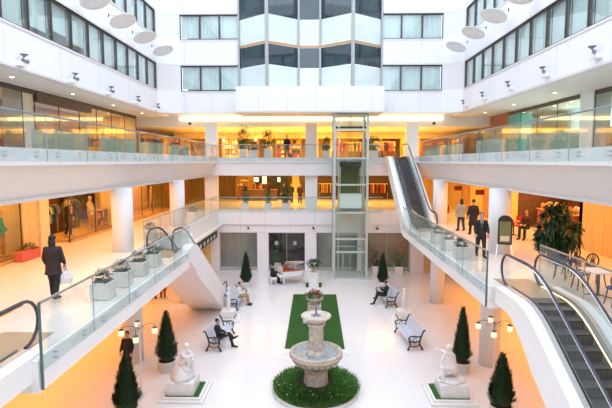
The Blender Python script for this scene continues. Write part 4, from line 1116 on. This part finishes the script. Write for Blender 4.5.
# silhouettes in the back galleries
for i, (x, y, rz, c) in enumerate([(-2.75, 41.6, PI, 'coal'), (-2.1, 42.0, PI-.4, 'coal'), (-1.35, 41.7, PI+.3, 'brownblack')]):
    person('customer in dark clothes inside the second floor shop, %s behind the bushy plant' % ('leftmost', 'middle one', 'rightmost')[i], (x, y, Z2), rz, pose_stand(.04), ('jacket', c), 'coal', 'short', group='customers behind the second floor bushy plant')
person('person in black leaning at the third floor back railing, left of the middle pillar', (-2.2, 37.0, Z3), PI, pose_stand(.0), ('jacket', 'coal'), 'coal', 'short')
person('person in navy standing between the plants on the third floor', (-6.15, 39.5, Z3), PI, pose_stand(.05), ('jacket', 'navy'), 'redcloth', 'short')
for i, (x, c) in enumerate(((5.3, 'cream'), (6.0, 'amber'))):
    person('shopper in %s clothes near the top of the upper escalator' % ('pale', 'amber')[i], (x, 41.5+i, Z3), .5+i, pose_stand(.06), ('coat', c), 'brownblack', 'bob')
# ---------------------------------------------------------------- statues
def plinth(x, y, w, h, lab, frame=1.5, dx=0.):
    r = thing('statue_plinth', lab, 'plinth', (x, y, 0))
    b = MB(); f = frame/2
    b.bbox((0, 0, .04), (frame+.22, frame+.22, .08), .01); b.build('lower_step', 'marble', r)
    b = MB()
    for a, c, d, e in [(-f, f, -f, -f+.1), (-f, f, f-.1, f), (-f, -f+.1, -f+.1, f-.1), (f-.1, f, -f+.1, f-.1)]: b.box(a, c, d, e, .08, .16)
    b.build('marble_frame', 'marble', r)
    tag(MB().box(-f+.1, f-.1, -f+.1, f-.1, .08, .125).build('turf_inset', 'grass', r), kind='stuff')
    MB().bbox((dx, 0, .12+(h-.12)/2), (w, w, h-.12), .02).build('block', 'marble', r)
    return r
plinth(-4.74, 16.55, .98, .60, 'white marble plinth with turf border under the left seated statue', 1.42, -.09)
plinth(4.88, 16.55, .98, .60, 'white marble plinth with turf border under the right crouching statue', 1.42, .09)
plinth(-4.68, 24.75, .72, .52, 'small marble plinth with turf border between the two left benches', 1.05)
plinth(4.82, 24.85, .72, .52, 'small marble plinth with turf border between the two right benches', 1.05)
def statue(lab, loc, rz, J, tilt, turn, scale, rockp=None, drape=None, name='statue'):
    root = thing(name, lab, 'statue', loc, rz); root.scale = (scale,)*3
    mb, H, f, r, u = body_mb(J, tilt, turn, 1.15)
    obj('figure', fuse('figure', mb, 'marble', .0085, 3, .4), root)
    R_ = Matrix((r, f, u)).transposed(); h = MB(); h.ell(H['mid'] + u*.035 - f*.022, (.10, .105, .096), 14, 10, R_); h.ell(H['mid'] - f*.11 + u*.0, (.05, .05, .05), 10, 8, R_); h.build('hair', 'marble', root, True)
    if rockp:
        rk = MB(); rd = random.Random(4); rk.lathe(rockp, n=18, wob=lambda a: .09*math.sin(3*a+.5)+.05*math.sin(7*a)); rk.build('rock', 'marble', root, True)
    if drape:
        mb = MB()
        for a, c in drape[1]: p, q = drape[0][a], drape[0][c]; limb(mb, [Vector(p[:3]), Vector(q[:3])], [p[3], q[3]])
        obj('drapery', fuse('drapery', mb, 'marble', .02, 3), root)
    return root
# left: seated on a rock, leaning on raised knees, facing right
J = pose_sit(-.10, .0, False, 'lap', .50)
for s, sx in (('L', -1), ('R', 1)):
    J['knee'+s] = V3(sx*.10, .40, .92 if s == 'R' else .80); J['ank'+s] = V3(sx*.09, .30 if s == 'R' else .42, .40); J['toe'+s] = J['ank'+s]+V3(0, .15, -.05)
    J['elb'+s] = V3(sx*.20, .28, .92); J['wri'+s] = V3(-sx*.02, .50, .94 if s == 'R' else .88); J['palm'+s] = J['wri'+s]+V3(-sx*.06, .03, -.02)
J['neck'] = V3(0, .16, 1.10); J['chest'] = V3(0, .09, .95)
for s, sx in (('L', -1), ('R', 1)): J['sho'+s] = V3(sx*.18, .12, 1.03)
statue('white marble statue of a seated figure leaning on its raised knees, at left', (-4.86, 16.55, .60), -PI/2-.35, J, .25, .1, .96,
       [(.48, 0), (.46, .12), (.38, .28), (.32, .42), (.24, .5), (.05, .52)],
       ({'a': (0, 0, .50, .17), 'b': (-.1, .2, .42, .14), 'c': (.12, .24, .40, .12), 'd': (.0, -.2, .36, .15)}, [('a', 'b'), ('a', 'c'), ('a', 'd')]))
# right: crouching on one knee, head bowed behind a raised arm, facing left
J = pose_sit(-.05, 0, False, 'lap', .30)
J['kneeL'] = V3(-.12, .42, .50); J['ankL'] = V3(-.12, .40, .08); J['toeL'] = V3(-.12, .56, .04)
J['kneeR'] = V3(.12, .38, .12); J['ankR'] = V3(.12, -.06, .10); J['toeR'] = V3(.12, -.20, .06)
J['belly'] = V3(0, -.02, .60); J['chest'] = V3(0, .04, .83); J['neck'] = V3(0, .08, .99)
J['shoL'] = V3(-.17, .07, .93); J['shoR'] = V3(.17, .05, .93)
J['elbL'] = V3(-.20, .36, 1.05); J['wriL'] = V3(-.02, .50, 1.12); J['palmL'] = V3(.05, .55, 1.13)
J['elbR'] = V3(.24, .22, .72); J['wriR'] = V3(.05, .40, .60); J['palmR'] = V3(-.02, .44, .57)
statue('white marble statue of a crouching figure shielding its bowed head, at right', (5.0, 16.55, .60), PI/2+.25, J, .35, 0, 1.06, [(.44, 0), (.43, .06), (.36, .10), (.05, .11)],
       ({'a': (0, 0, .36, .16), 'b': (.12, .2, .22, .12), 'c': (.1, -.12, .16, .13), 'd': (-.1, .2, .36, .1)}, [('a', 'b'), ('a', 'c'), ('a', 'd')]))
for x, y, rz, w in ((-4.68, 24.75, -PI/2, 'left'), (4.82, 24.85, PI/2, 'right')):
    J = pose_stand(.02); J['elbR'] = V3(.27, .06, 1.16); J['wriR'] = V3(.12, .2, 1.26); J['palmR'] = V3(.06, .22, 1.30); J['hipL'] = V3(-.1, .0, .92)
    statue('small white marble standing figure on its plinth between the two %s benches' % w, (x, y, .52), rz, J, .1, .2, .70, [(.24, -.0), (.24, .05), (.16, .07), (.05, .07)],
           ({'a': (0, 0, .92, .16), 'b': (-.03, .02, .6, .15), 'c': (.05, .02, .25, .15), 'd': (.12, .03, .95, .1)}, [('a', 'b'), ('b', 'c'), ('a', 'd')]))

# ---------------------------------------------------------------- mannequins and shop goods
def mannequin(lab, loc, rz, top, legs, m='mannskin', scale=1.02):
    J = pose_stand(.05, ((.1, .05), (.2, .1)))
    o = person(lab, loc, rz, J, top, legs, None, cat='mannequin', skinm=m, name='mannequin', shoes=False, facef=False, scale=scale)
    o['group'] = 'shop window mannequins'
    MB().cyl((0, 0, .0), (0, 0, .03), .22, n=20).build('stand', 'steel', o)
    return o
H2 = Z2+.12
mannequin('mannequin in amber jacket at the left edge of the teal display window', (-11.75, 16.5, H2), -PI/2, ('jacket', 'amber'), 'amber')
mannequin('mannequin in teal top and brown skirted coat in the teal display window', (-11.75, 17.15, H2), -PI/2+.3, ('shirt', 'tealcloth'), 'amber')
mannequin('mannequin in black and pink top at the corner of the dark display window', (-11.75, 22.0, H2), -PI/2+.2, ('jacket', 'coal'), 'coal')
MB().cbox((0, .15, 1.22), (.09, .07, .36)).build('pink_panel', 'pink', [o for o in COL.objects if o.name.startswith('mannequin')][-1])
mannequin('golden mannequin at the far side of the dark display window', (-11.8, 24.3, H2), -PI/2, ('shirt', 'cream'), 'amber')
mannequin('bare pale mannequin left in the golden display window', (-12.1, 31.6, H2), -PI/2, None, None)
mannequin('bare pale mannequin right in the golden display window', (-12.1, 34.4, H2), -PI/2-.3, None, None)
mannequin('mannequin in a red dress behind the lift shaft on the third floor', (2.35, 45.0, Z3), PI, ('coat', 'redcloth'), 'redcloth')
mannequin('mannequin in a cream dress behind the lift shaft on the third floor', (1.6, 45.4, Z3), PI+.3, ('coat', 'cream'), 'cream')
for y0, y1 in ((15.9, 17.6), (21.1, 26.3), (28.2, 36.2)):
    struct('floor_display_%d' % int(y0), MB().box(-12.9, -11.1, y0, y1, Z2, Z2+.12), 'oak')
mannequin('mannequin in black behind the third floor left shop glass, between the nearer racks', (-14.75, 29.1, Z3), PI/2, ('jacket', 'coal'), 'coal')
mannequin('mannequin in cream behind the third floor left shop glass, between the farther racks', (-14.75, 32.7, Z3), PI/2, ('coat', 'cream'), 'amber')
pk = thing('flower_trough', 'long pink trough with bronze flowers under the curtain pier, left shop front', 'trough', (-10.9, 17.4, Z2))
MB().bbox((0, 0, .19), (.36, 1.15, .38), .03).build('trough', 'pinkbox', pk)
leafball((0, 0, .40), (.14, .5, .14), 120, .18, .08, 9, .5).build('foliage', 'olive', pk)
struct('wall_display_dark', MB().box(-13.6, -13.4, 21.1, 26.3, Z2, 7.5), 'darkwall')
# garment racks
def rack(loc, rz, lab, L=1.8, n=11, cols=('coal', 'navy', 'cream', 'redcloth', 'amber', 'purple', 'tealcloth'), seed=1, where=''):
    r = thing('clothes_rack', lab, 'rack', loc, rz)
    MB().tube([(-L/2, 0, 1.55), (L/2, 0, 1.55)], .018, 8).build('rail', 'chrome', r)
    for x in (-L/2, L/2): MB().cyl((x, 0, 0), (x, 0, 1.55), .018, n=8).build('leg', 'chrome', r); MB().cbox((x, 0, .02), (.06, .5, .03)).build('foot', 'chrome', r)
    rd = random.Random(seed); Rm = Matrix.Rotation(rz, 3, 'Z')
    for i in range(n):
        x = -L/2+.1+(L-.2)*i/(n-1); c = rd.choice(cols)
        if c not in GARM:
            g = MB(); hw = .20
            g.add([(-.05, y*.3, -.04) for y in (-.02, .02)]*0, [])
            prof = [(-.04, .0), (-.2, -.08), (-.27, -.40), (-.20, -.42), (-.16, -.22), (-.17, -.85), (.17, -.85), (.16, -.22), (.20, -.42), (.27, -.40), (.2, -.08), (.04, 0)]
            nn = len(prof)
            g.add([(-.035, a, b_) for a, b_ in prof]+[(.035, a, b_) for a, b_ in prof], [tuple(range(nn-1, -1, -1)), tuple(range(nn, 2*nn))]+[(k, (k+1) % nn, nn+(k+1) % nn, nn+k) for k in range(nn)])
            GARM[c] = g.data('garment', c)
        o = obj('garment', GARM[c]); p = Vector(loc) + Rm @ Vector((x, 0, 1.53)); o.location = p; o.rotation_euler.z = rz
        tag(o, 'garment hanging on the rack ' + where, 'clothing', 'garments on the rack ' + where)
GARM = {}
rack((-13.1, 22.6, Z2), PI/2, 'chrome clothes rack deep in the dark display window, left shop', where='behind the black and pink mannequin', seed=2)
struct('wall_display_panel', MB().box(-13.3, -13.2, 24.3, 26.2, 6.2, 7.3), 'black')
rack((-12.8, 24.3, H2), PI/2, 'chrome clothes rack left of the golden mannequin, dark display window', 1.2, 8, ('coal', 'olive', 'brownblack'), 12, 'left of the golden mannequin')
rack((-12.6, 20.2, Z2), PI/2, 'chrome clothes rack inside the left shop entrance', 1.2, 8, where='inside the left shop entrance', seed=3)
rack((-5.3, 46.1, Z2), 0, 'chrome clothes rack behind the dark counter of the second floor back shop', 1.6, 10, ('redcloth', 'cream', 'amber'), 4, 'behind the dark counter')
rack((-16.2, 25.6, Z3), PI/2, 'chrome clothes rack in the third floor left shop, nearer one', 2.4, 14, seed=5, where='nearer in the third floor left shop')
rack((-16.2, 30.0, Z3), PI/2, 'chrome clothes rack in the third floor left shop, farther one', 2.4, 14, seed=6, where='farther in the third floor left shop')
rack((1.6, 45.6, Z2), 0, 'chrome clothes rack behind the lift on the second floor', 2.4, 14, ('coal', 'navy', 'olive', 'amber'), 21, 'behind the lift on the second floor')
rack((5.9, 45.4, Z2), 0, 'chrome clothes rack at the right of the second floor back shop', 2.2, 12, ('coal', 'amber', 'redcloth'), 22, 'at the right of the second floor back shop')
rack((-14.9, 27.4, Z3), PI/2, 'chrome clothes rack just behind the third floor left shop glass, nearest', 2.2, 14, ('coal', 'amber', 'redcloth', 'brownblack'), 41, 'nearest behind the third floor left shop glass')
rack((-14.9, 30.8, Z3), PI/2, 'chrome clothes rack just behind the third floor left shop glass, second', 2.2, 14, ('cream', 'amber', 'coal', 'brownblack'), 42, 'second behind the third floor left shop glass')
rack((-14.9, 34.6, Z3), PI/2, 'chrome clothes rack just behind the third floor left shop glass, farthest', 2.2, 14, ('cream', 'redcloth', 'amber', 'coal'), 43, 'farthest behind the third floor left shop glass')
rack((14.9, 37.0, Z3), PI/2, 'chrome clothes rack just behind the third floor right shop glass', 2.2, 14, ('cream', 'redcloth', 'amber', 'coal'), 44, 'behind the third floor right shop glass')
rack((3.6, 46.0, Z3), 0, 'chrome clothes rack behind the lift on the third floor', 1.8, 10, ('cream', 'redcloth', 'coal', 'amber'), 7, 'behind the lift on the third floor')
rack((6.6, 45.0, Z3), 0, 'chrome clothes rack behind the upper escalator landing', 2.0, 11, ('coal', 'pinkbox', 'purple', 'cream'), 8, 'behind the upper escalator landing')
rack((16.0, 36.6, Z3), PI/2, 'chrome clothes rack in the third floor right shop', 2.4, 12, seed=9, where='in the third floor right shop')
# shelving with goods
def shelf_unit(loc, rz, lab, w=1.8, h=2.0, d=.4, rows=4, m='oak', cols=('cream', 'amber', 'redcloth', 'coal'), per=6, seed=1, where='', fill=.9):
    r = thing('shelf_unit', lab, 'shelf', loc, rz)
    for x in (-w/2, w/2): MB().box(x-.02, x+.02, -d/2, d/2, 0, h).build('side_panel', m, r)
    MB().box(-w/2, w/2, d/2-.02, d/2, 0, h).build('back_panel', m, r)
    rd = random.Random(seed); Rm = Matrix.Rotation(rz, 3, 'Z')
    for k in range(rows+1):
        z = .08+(h-.1)*k/rows; MB().box(-w/2+.02, w/2-.02, -d/2, d/2-.02, z-.02, z).build('shelf_board', m, r)
        if k < rows:
            for i in range(per):
                if rd.random() > fill: continue
                hh = rd.uniform(.35, .75)*(h/rows); ww = (w-.1)/per*rd.uniform(.5, .85); c = rd.choice(cols)
                o = MB().bbox((0, 0, hh/2), (ww, d*.55, hh), .02).build('merchandise_box', c)
                o.location = Vector(loc) + Rm @ Vector((-w/2+.05+(w-.1)*(i+.5)/per, -.04, z+.004)); o.rotation_euler.z = rz
                tag(o, 'coloured goods on the shelves ' + where, 'merchandise', 'goods on the shelves ' + where)
    return r
shelf_unit((16.9, 28.0, Z3), -PI/2, 'long display shelf in the teal lit third floor right shop, nearer one', 3.0, 1.7, .5, 3, 'cream', ('amber', 'redcloth', 'cream', 'oak'), 8, 11, 'nearer in the third floor right shop')
shelf_unit((16.9, 31.4, Z3), -PI/2, 'long display shelf in the teal lit third floor right shop, farther one', 3.0, 1.7, .5, 3, 'cream', ('amber', 'redcloth', 'cream', 'oak'), 8, 12, 'farther in the third floor right shop')
shelf_unit((-7.05, 45.6, Z2), 0, 'tall shelf of red and amber goods at the left of the second floor back shop', 1.2, 2.2, .4, 5, 'oak', ('redcloth', 'amber', 'cream', 'pinkbox'), 4, 31, 'at the left of the second floor back shop')
shelf_unit((-8.0, 46.2, Z3), 0, 'white lit shelf at the left of the third floor back shop', 1.6, 1.9, .45, 4, 'white', ('cream', 'amber', 'white'), 5, 13, 'at the left of the third floor back shop')
shelf_unit((-2.6, 46.3, Z3), 0, 'oak shelf left of the middle pillar in the third floor back shop', 2.4, 1.9, .45, 4, 'oak', ('amber', 'redcloth', 'coal', 'cream'), 6, 14, 'left of the middle pillar on the third floor')
shelf_unit((-6.6, 47.2, Z3), 0, 'oak shelf behind the tall plants on the third floor', 2.0, 1.9, .45, 4, 'oak', ('olive', 'amber', 'cream'), 6, 15, 'behind the tall plants on the third floor')
shelf_unit((-11.9, 39.5, Z2), PI/2, 'dark wooden shelf at the far left corner of the second floor', 3.6, 2.4, .5, 4, 'wood', ('coal', 'amber', 'wood'), 7, 16, 'at the far left corner of the second floor')
shelf_unit((-11.95, 25.55, H2), PI/2, 'low display shelf of small goods in the dark display window', 1.2, .95, .5, 2, 'oak', ('cream', 'amber', 'coal', 'pink'), 6, 17, 'in the dark display window')
shelf_unit((-12.9, 42.8, Z3), PI/2, 'brown shelf at the left end of the third floor back', 3.0, 1.9, .5, 4, 'wood', ('amber', 'cream', 'coal', 'redcloth'), 7, 18, 'at the left end of the third floor back')
shelf_unit((12.9, 43.0, Z3), -PI/2, 'brown shelf at the right end of the third floor back', 3.0, 1.9, .5, 4, 'wood', ('amber', 'cream', 'coal', 'redcloth'), 7, 19, 'at the right end of the third floor back')
ct = thing('shop_counter', 'dark counter in the second floor back shop behind the slim plants', 'counter', (-5.1, 44.6, Z2))
MB().bbox((0, 0, .5), (3.0, .7, 1.0), .03).build('cabinet', 'darkwall', ct); MB().bbox((0, -.02, 1.03), (3.1, .8, .06), .01).build('counter_top', 'wood', ct)
for i, (x, z, w, h) in enumerate(((-5.7, 6.75, .55, .5), (-4.9, 6.7, .5, .8), (-3.5, 6.75, .35, .5))):
    o = thing('light_box', 'glowing white light box over the dark counter, %s' % ('leftmost', 'middle and tallest', 'rightmost')[i], 'light', (x, 45.6, z), 0, 'light boxes over the dark counter')
    MB().box(-w/2, w/2, -.04, .06, -h/2, h/2).build('case', 'dark', o); MB().box(-w/2+.03, w/2-.03, -.05, -.04, -h/2+.03, h/2-.03).build('diffuser', 'lampshade', o)
for i, (x, y, z, base) in enumerate(((-9.15, 44, 10.6, 11.3), (-8.6, 44.4, 10.5, 11.3), (-5.55, 44.2, 10.55, 11.3), (-3.1, 37.5, 1.95, 3.0), (-1.6, 37.5, 1.95, 3.0))):
    o = thing('pendant_lamp', 'lit pendant lamp ' + ('leftmost in the third floor back shop', 'second from left in the third floor back shop', 'over the third floor plants', 'left in the black window behind the piano', 'right in the black window behind the piano')[i], 'lamp', (x, y, z), 0, 'pendant lamps')
    MB().lathe([(.14, -.16), (.17, -.14), (.13, .12), (.04, .15)], n=16).build('lamp_shade', 'lampshade' if i < 3 else 'disc', o, True); MB().cyl((0, 0, .14), (0, 0, base-z), .01, n=6).build('cord', 'dark', o)
# sign band under the left gallery
sg = thing('shop_sign', 'dark sign band with five plain pale marks under the left gallery edge by the stairs', 'sign', (-7.44, 32.1, 3.03))
MB().box(-.06, .03, -3.1, 3.1, -.27, .27).build('sign_panel', 'black', sg)
for i in range(5): MB().cbox((.05, -2.2+i*1.05, -.02), (.03, .42, .2), 0, .25).build('pale_mark', 'disc', sg)  # plain unlit marks in place of the sign's unreadable letters
struct('wall_ground_orange', MB().box(-11.0, -8.1, 35.8, 36.1, 0, 3.5), 'goldwall')
struct('wall_ground_brown', MB().box(8.3, 11.3, 35.6, 36.1, 0, 3.5), 'beige')
struct('column', MB().box(7.3, 8.3, 35.5, 36.4, 0, 3.55), 'chamfer')

# frosted planters on the third floor
gp = None
for side, X, ys in (('left', -8.4, (15.5, 20.1, 24.4, 29.0)), ('right', 7.9, (16.0, 21.4, 27.6, 32.0))):
    for i, y in enumerate(ys):
        lab = 'frosted green glass trough behind the %s third floor railing, %s' % (side, ORD[i] + (' from the viewer' if i else ' the viewer'))
        if gp is None:
            gp = thing('glass_trough', lab, 'trough', (X, y, Z3), 0, 'frosted troughs behind the third floor railings')
            for sx in (-1, 1): MB().box(sx*.3-.012, sx*.3+.012, -1.1, 1.1, .03, .66).build('side_glass', 'frost', gp)
            for sy in (-1, 1): MB().box(-.288, .288, sy*1.1-.012, sy*1.1+.012, .03, .66).build('end_glass', 'frost', gp)
            MB().box(-.32, .32, -1.13, 1.13, 0, .04).build('base', 'steel', gp); MB().box(-.28, .28, -1.08, 1.08, .04, .5).build('inner_box', 'trough_in', gp)
        else: dup(gp, (X, y, Z3), 0, lab)

# ---------------------------------------------------------------- cafe on the second floor
def cafe_chair():
    r = thing('cafe_chair', '', 'chair')
    MB().lathe([(.02, .44), (.20, .44), (.215, .46), (.20, .485), (.02, .49)], n=20).build('seat', 'bluecloth', r, True)
    for i in range(4):
        a = PI/4+i*PI/2; MB().tube([(.16*math.cos(a), .16*math.sin(a), .45), (.20*math.cos(a), .20*math.sin(a), .2), (.24*math.cos(a), .24*math.sin(a), 0)], .018, 6).build('leg', 'iron', r)
    b = MB(); c = [( .23*math.cos(t), -.17-.03*math.sin(t), .72+.20*math.sin(t)) for t in [2*PI*k/20 for k in range(20)]]
    b.tube(c, .022, 6, True)
    for k in range(5): x = -.16+.08*k; q = .20*math.sqrt(max(0, 1-(x/.23)**2)); b.tube([(x, -.17-.02, .72+q), (x*.4, -.175, .72-q*.0-.19*0), (x*.7, -.17, .72-q)], .012, 5)
    b.tube([(-.17, -.15, .46), (-.19, -.17, .6)], .014, 6); b.tube([(.17, -.15, .46), (.19, -.17, .6)], .014, 6)
    b.build('backrest', 'iron', r)
    return r
def cafe_table(m='white'):
    r = thing('cafe_table', '', 'table')
    MB().bbox((0, 0, .735), (.72, .72, .03), .01).build('table_top', m, r); MB().cyl((0, 0, .04), (0, 0, .72), .035, n=12).build('pedestal', 'iron', r)
    for i in range(4):
        a = i*PI/2+PI/4; MB().tube([(0, 0, .08), (.2*math.cos(a), .2*math.sin(a), .05), (.32*math.cos(a), .32*math.sin(a), .02)], .018, 6).build('foot', 'iron', r)
    return r
ch = None; tb = None
for i, (x, y, rz, w) in enumerate(((7.75, 12.75, .1, 'nearest the escalator'), (8.75, 12.9, -.1, 'second from the escalator'), (8.6, 11.4, .2, 'nearest the viewer'), (10.1, 14.6, 0, 'farthest, behind the fig tree'))):
    lab = 'square white topped cafe table ' + w
    if tb is None: tb = cafe_table(); tb.location = (x, y, Z2); tb.rotation_euler.z = rz; tag(tb, lab, group='cafe tables by the escalator')
    else: dup(tb, (x, y, Z2), rz, lab)
for i, (x, y, rz, w) in enumerate(((7.72, 13.55, PI, 'behind the table nearest the escalator'), (7.7, 11.95, 0, 'before the table nearest the escalator'), (8.45, 14.0, PI+.3, 'behind the second table, its round back in view'), (9.5, 12.9, PI/2, 'on the wall side of the second table'),
                                   (8.6, 12.2, PI, 'between the second and nearest tables'), (9.35, 11.4, PI/2, 'wall side of the nearest table'), (7.75, 14.75, -.6, 'standing alone by the glass rail'), (8.35, 15.3, .5, 'standing alone before the fig tree'), (10.1, 15.4, PI, 'behind the farthest table'), (10.85, 14.5, PI/2, 'wall side of the farthest table'))):
    lab = 'black iron cafe chair with blue seat ' + w
    if ch is None: ch = cafe_chair(); ch.location = (x, y, Z2); ch.rotation_euler.z = rz; tag(ch, lab, group='cafe chairs by the escalator')
    else: dup(ch, (x, y, Z2), rz, lab)
t2 = cafe_table('wood'); t2.location = (9.9, 23.4, Z2); tag(t2, 'brown topped cafe table inside the dark cafe front', group='tables in the dark cafe')
dup(t2, (10.6, 21.6, Z2), 0, 'brown topped cafe table half hidden by the fig tree')
def red_chair():
    r = thing('red_chair', '', 'chair')
    MB().bbox((0, 0, .45), (.42, .42, .05), .015).build('seat', 'redcloth', r); MB().cbox((0, -.2, .72), (.42, .03, .42), 0, .12).build('backrest', 'redcloth', r)
    for x in (-.18, .18):
        for y in (-.18, .18): MB().cyl((x, y, 0), (x, y, .43), .014, n=8).build('leg', 'chrome', r)
    return r
rc = None
for x, y, rz, w in ((9.4, 24.1, PI*.9, 'beside the dark cafe front, left of the brown table'), (10.4, 24.0, PI*.5+.8, 'right of the brown table in the dark cafe'), (9.4, 22.9, -.3, 'in front of the brown table in the dark cafe'), (7.9, 29.4, .4, 'beyond the upper escalator foot'), (8.4, 30.1, -.4, 'second one beyond the upper escalator foot')):
    lab = 'red metal cafe chair ' + w
    if rc is None: rc = red_chair(); rc.location = (x, y, Z2); rc.rotation_euler.z = rz; tag(rc, lab, group='red cafe chairs')
    else: dup(rc, (x, y, Z2), rz, lab)
cc = thing('cafe_counter', 'cafe counter piled with amber goods at the back of the dark cafe', 'counter', (12.6, 24.2, Z2), -PI/2)
MB().bbox((0, 0, .55), (3.6, .7, 1.1), .03).build('cabinet', 'wood', cc); MB().bbox((0, 0, 1.13), (3.7, .8, .05), .01).build('counter_top', 'oak', cc)
rd = random.Random(17)
for i in range(26):
    z = 1.155+(i % 3)*.21*0; k = i % 13; lay = i//13
    o = MB().ell((0, 0, .11), (.12, .11, .11), 8, 6).build('bread_loaf', rd.choice(['amber', 'cream', 'redcloth', 'oak']), None, True)
    o.location = (12.6+(.18 if lay else -.16), 22.6+k*.265, Z2+1.155); o.scale = (1, 1, rd.uniform(.9, 1.9))
    tag(o, 'rounded amber food item on the cafe counter', 'food', 'food on the cafe counter')
ab = thing('menu_board', 'black arched menu board on legs before the white column, right of the suited man', 'sign', (7.33, 18.1, Z2), -.35)
ap = [(-.26, .5), (.26, .5), (.26, 1.42)]+[(.26*math.cos(t), 1.42+.22*math.sin(t)) for t in [PI*k/10 for k in range(1, 10)]]+[(-.26, 1.42)]
nn = len(ap)
MB().add([(x, -.03, z) for x, z in ap]+[(x, .03, z) for x, z in ap], [tuple(range(nn)), tuple(range(2*nn-1, nn-1, -1))]+[(k, nn+k, nn+(k+1) % nn, (k+1) % nn) for k in range(nn)]).build('board', 'dark', ab)
MB().box(-.20, .20, -.045, -.03, .58, 1.40).build('menu_sheet', 'olive', ab)
MB().box(-.16, .16, -.052, -.045, .64, .84).build('picture_strip', 'cream', ab)
for x in (-.24, .24): MB().tube([(x, 0, .55), (x*1.25, -.22, 0)], .015, 6).build('leg', 'chrome', ab); MB().tube([(x, 0, .55), (x*1.25, .22, 0)], .015, 6).build('leg', 'chrome', ab)

# ---------------------------------------------------------------- lamps: downlights in the gallery ceilings
dn = None
def downs(pts, where):
    global dn
    for (x, y, z) in pts:
        if dn is None:
            dn = thing('downlight', 'small round downlight in the ' + where, 'light', (x, y, z), 0, 'downlights in the ' + where)
            MB().lathe([(.085, 0), (.12, -.012), (.12, 0)], n=16).build('trim_ring', 'chrome', dn); MB().lathe([(.0, -.004), (.085, -.004), (.085, .0)], n=16).build('lens', 'spot', dn)
        else: dup(dn, (x, y, z), 0, 'small round downlight in the ' + where, 'downlights in the ' + where)
downs([(-16.2, y, CEIL3-.005) for y in (22, 25, 28, 31, 34)]+[(-15, y, CEIL3-.005) for y in (24, 27, 30, 33)], 'third floor left shop ceiling')
downs([(16.4, y, CEIL3-.005) for y in (25.8, 27.6, 29.4, 31.2)]+[(15.2, y, CEIL3-.005) for y in (26.6, 28.6, 30.6, 35, 37.5)], 'third floor right shop ceiling')
downs([(x, y, 11.295) for x in (-9, -6, -3, 0, 3, 6, 9) for y in (40, 42.2, 44.4)], 'third floor back shop ceiling')
downs([(-12.8, y, CEIL3-.005) for y in (20, 25, 30, 35)], 'third floor left soffit')
downs([(12.4, y, CEIL3-.005) for y in (20, 25, 30, 35)], 'third floor right soffit')
cs = tag(MB().box(16.9, 17.1, 25.6, 32.6, CEIL3-.42, CEIL3-.34).build('strip_light', 'coldstrip'), 'long cool cyan strip light in the teal lit third floor right shop', 'light')
W = (1, .43, .06)
def area(name, loc, size, power, col=W, rot=(0, 0, 0)):
    l = bpy.data.lights.new(name, 'AREA'); l.shape = 'RECTANGLE'; l.size, l.size_y = size; l.energy = power; l.color = col
    if 'ground_' in name: l.spread = D2R(125)
    o = bpy.data.objects.new(name, l); COL.objects.link(o); o.location = loc; o.rotation_euler = rot
    return o
area('ceiling_lamp_ground_left', (-10.2, 20, 3.5), (1.2, 24), 340, (1, .33, .025))
area('ceiling_lamp_ground_right', (10.2, 20, 3.5), (1.2, 24), 340, (1, .33, .025))
area('ceiling_lamp_second_left', (-9.8, 22, 7.4), (1.6, 26), 400, (1, .39, .06))
area('ceiling_lamp_second_right', (9.8, 24, 7.4), (1.6, 24), 430, (1, .39, .06))
area('ceiling_lamp_second_back', (0, 42, 7.4), (15, 6), 900, (1, .48, .08))
area('shop_lamp_second_left', (-12.3, 24, 7.3), (.8, 24), 280)
area('shop_lamp_cafe', (12.2, 24, 7.3), (2, 5), 160, (1, .4, .12))
area('ceiling_lamp_third_back', (0, 42.5, 11.2), (22, 6), 1700, (1, .46, .07))
area('shop_lamp_third_left', (-16.4, 28, 11.9), (1.5, 14), 120, (1, .62, .32))
area('shop_lamp_third_corner', (-16.0, 34.2, 11.9), (3, 4), 170, (1, .55, .18))
area('shop_lamp_third_right', (16.2, 29, 11.9), (1.5, 6), 260, (.85, 1, .92))
area('shop_lamp_ground_back', (-5.9, 37, 2.9), (2.6, .5), 5, (1, .95, .85))
area('shop_lamp_ground_middle', (1.7, 37, 2.9), (2.6, .5), 5, (1, .9, .8))
area('shop_lamp_ground_right', (5.6, 37, 2.9), (2.6, .5), 8, (1, .8, .6))
for i, z in enumerate((14.6, 18.3)):
    pass

# ---------------------------------------------------------------- daylight, camera
wd = bpy.data.worlds.new('World'); SC.world = wd; wd.use_nodes = True
nt = wd.node_tree; bgn = nt.nodes['Background']
tcw = nt.nodes.new('ShaderNodeTexCoord'); sxw = nt.nodes.new('ShaderNodeSeparateXYZ'); nt.links.new(tcw.outputs['Generated'], sxw.inputs[0])
rw = nt.nodes.new('ShaderNodeValToRGB'); nt.links.new(sxw.outputs[2], rw.inputs['Fac'])
rw.color_ramp.elements[0].position = 0.; rw.color_ramp.elements[0].color = (.70, .80, 1, 1)
rw.color_ramp.elements[1].position = .9; rw.color_ramp.elements[1].color = (.80, .88, 1, 1)
nt.links.new(rw.outputs['Color'], bgn.inputs['Color']); bgn.inputs['Strength'].default_value = 2.3
cam = bpy.data.cameras.new('Camera'); co = bpy.data.objects.new('Camera', cam); COL.objects.link(co)
cam.sensor_width = 36; cam.lens = 470/612*36; cam.clip_end = 200
co.location = (0, 0, 8.5); co.rotation_euler = (PI/2-math.atan(42.5/470), 0, math.atan(9/470))
SC.camera = co
vs = SC.view_settings; SC.display_settings.display_device = 'sRGB'
vs.view_transform = 'Standard'; vs.look = 'None'; vs.gamma = 1; vs.use_curve_mapping = False; vs.exposure = .36
SC.cycles.use_denoising = True
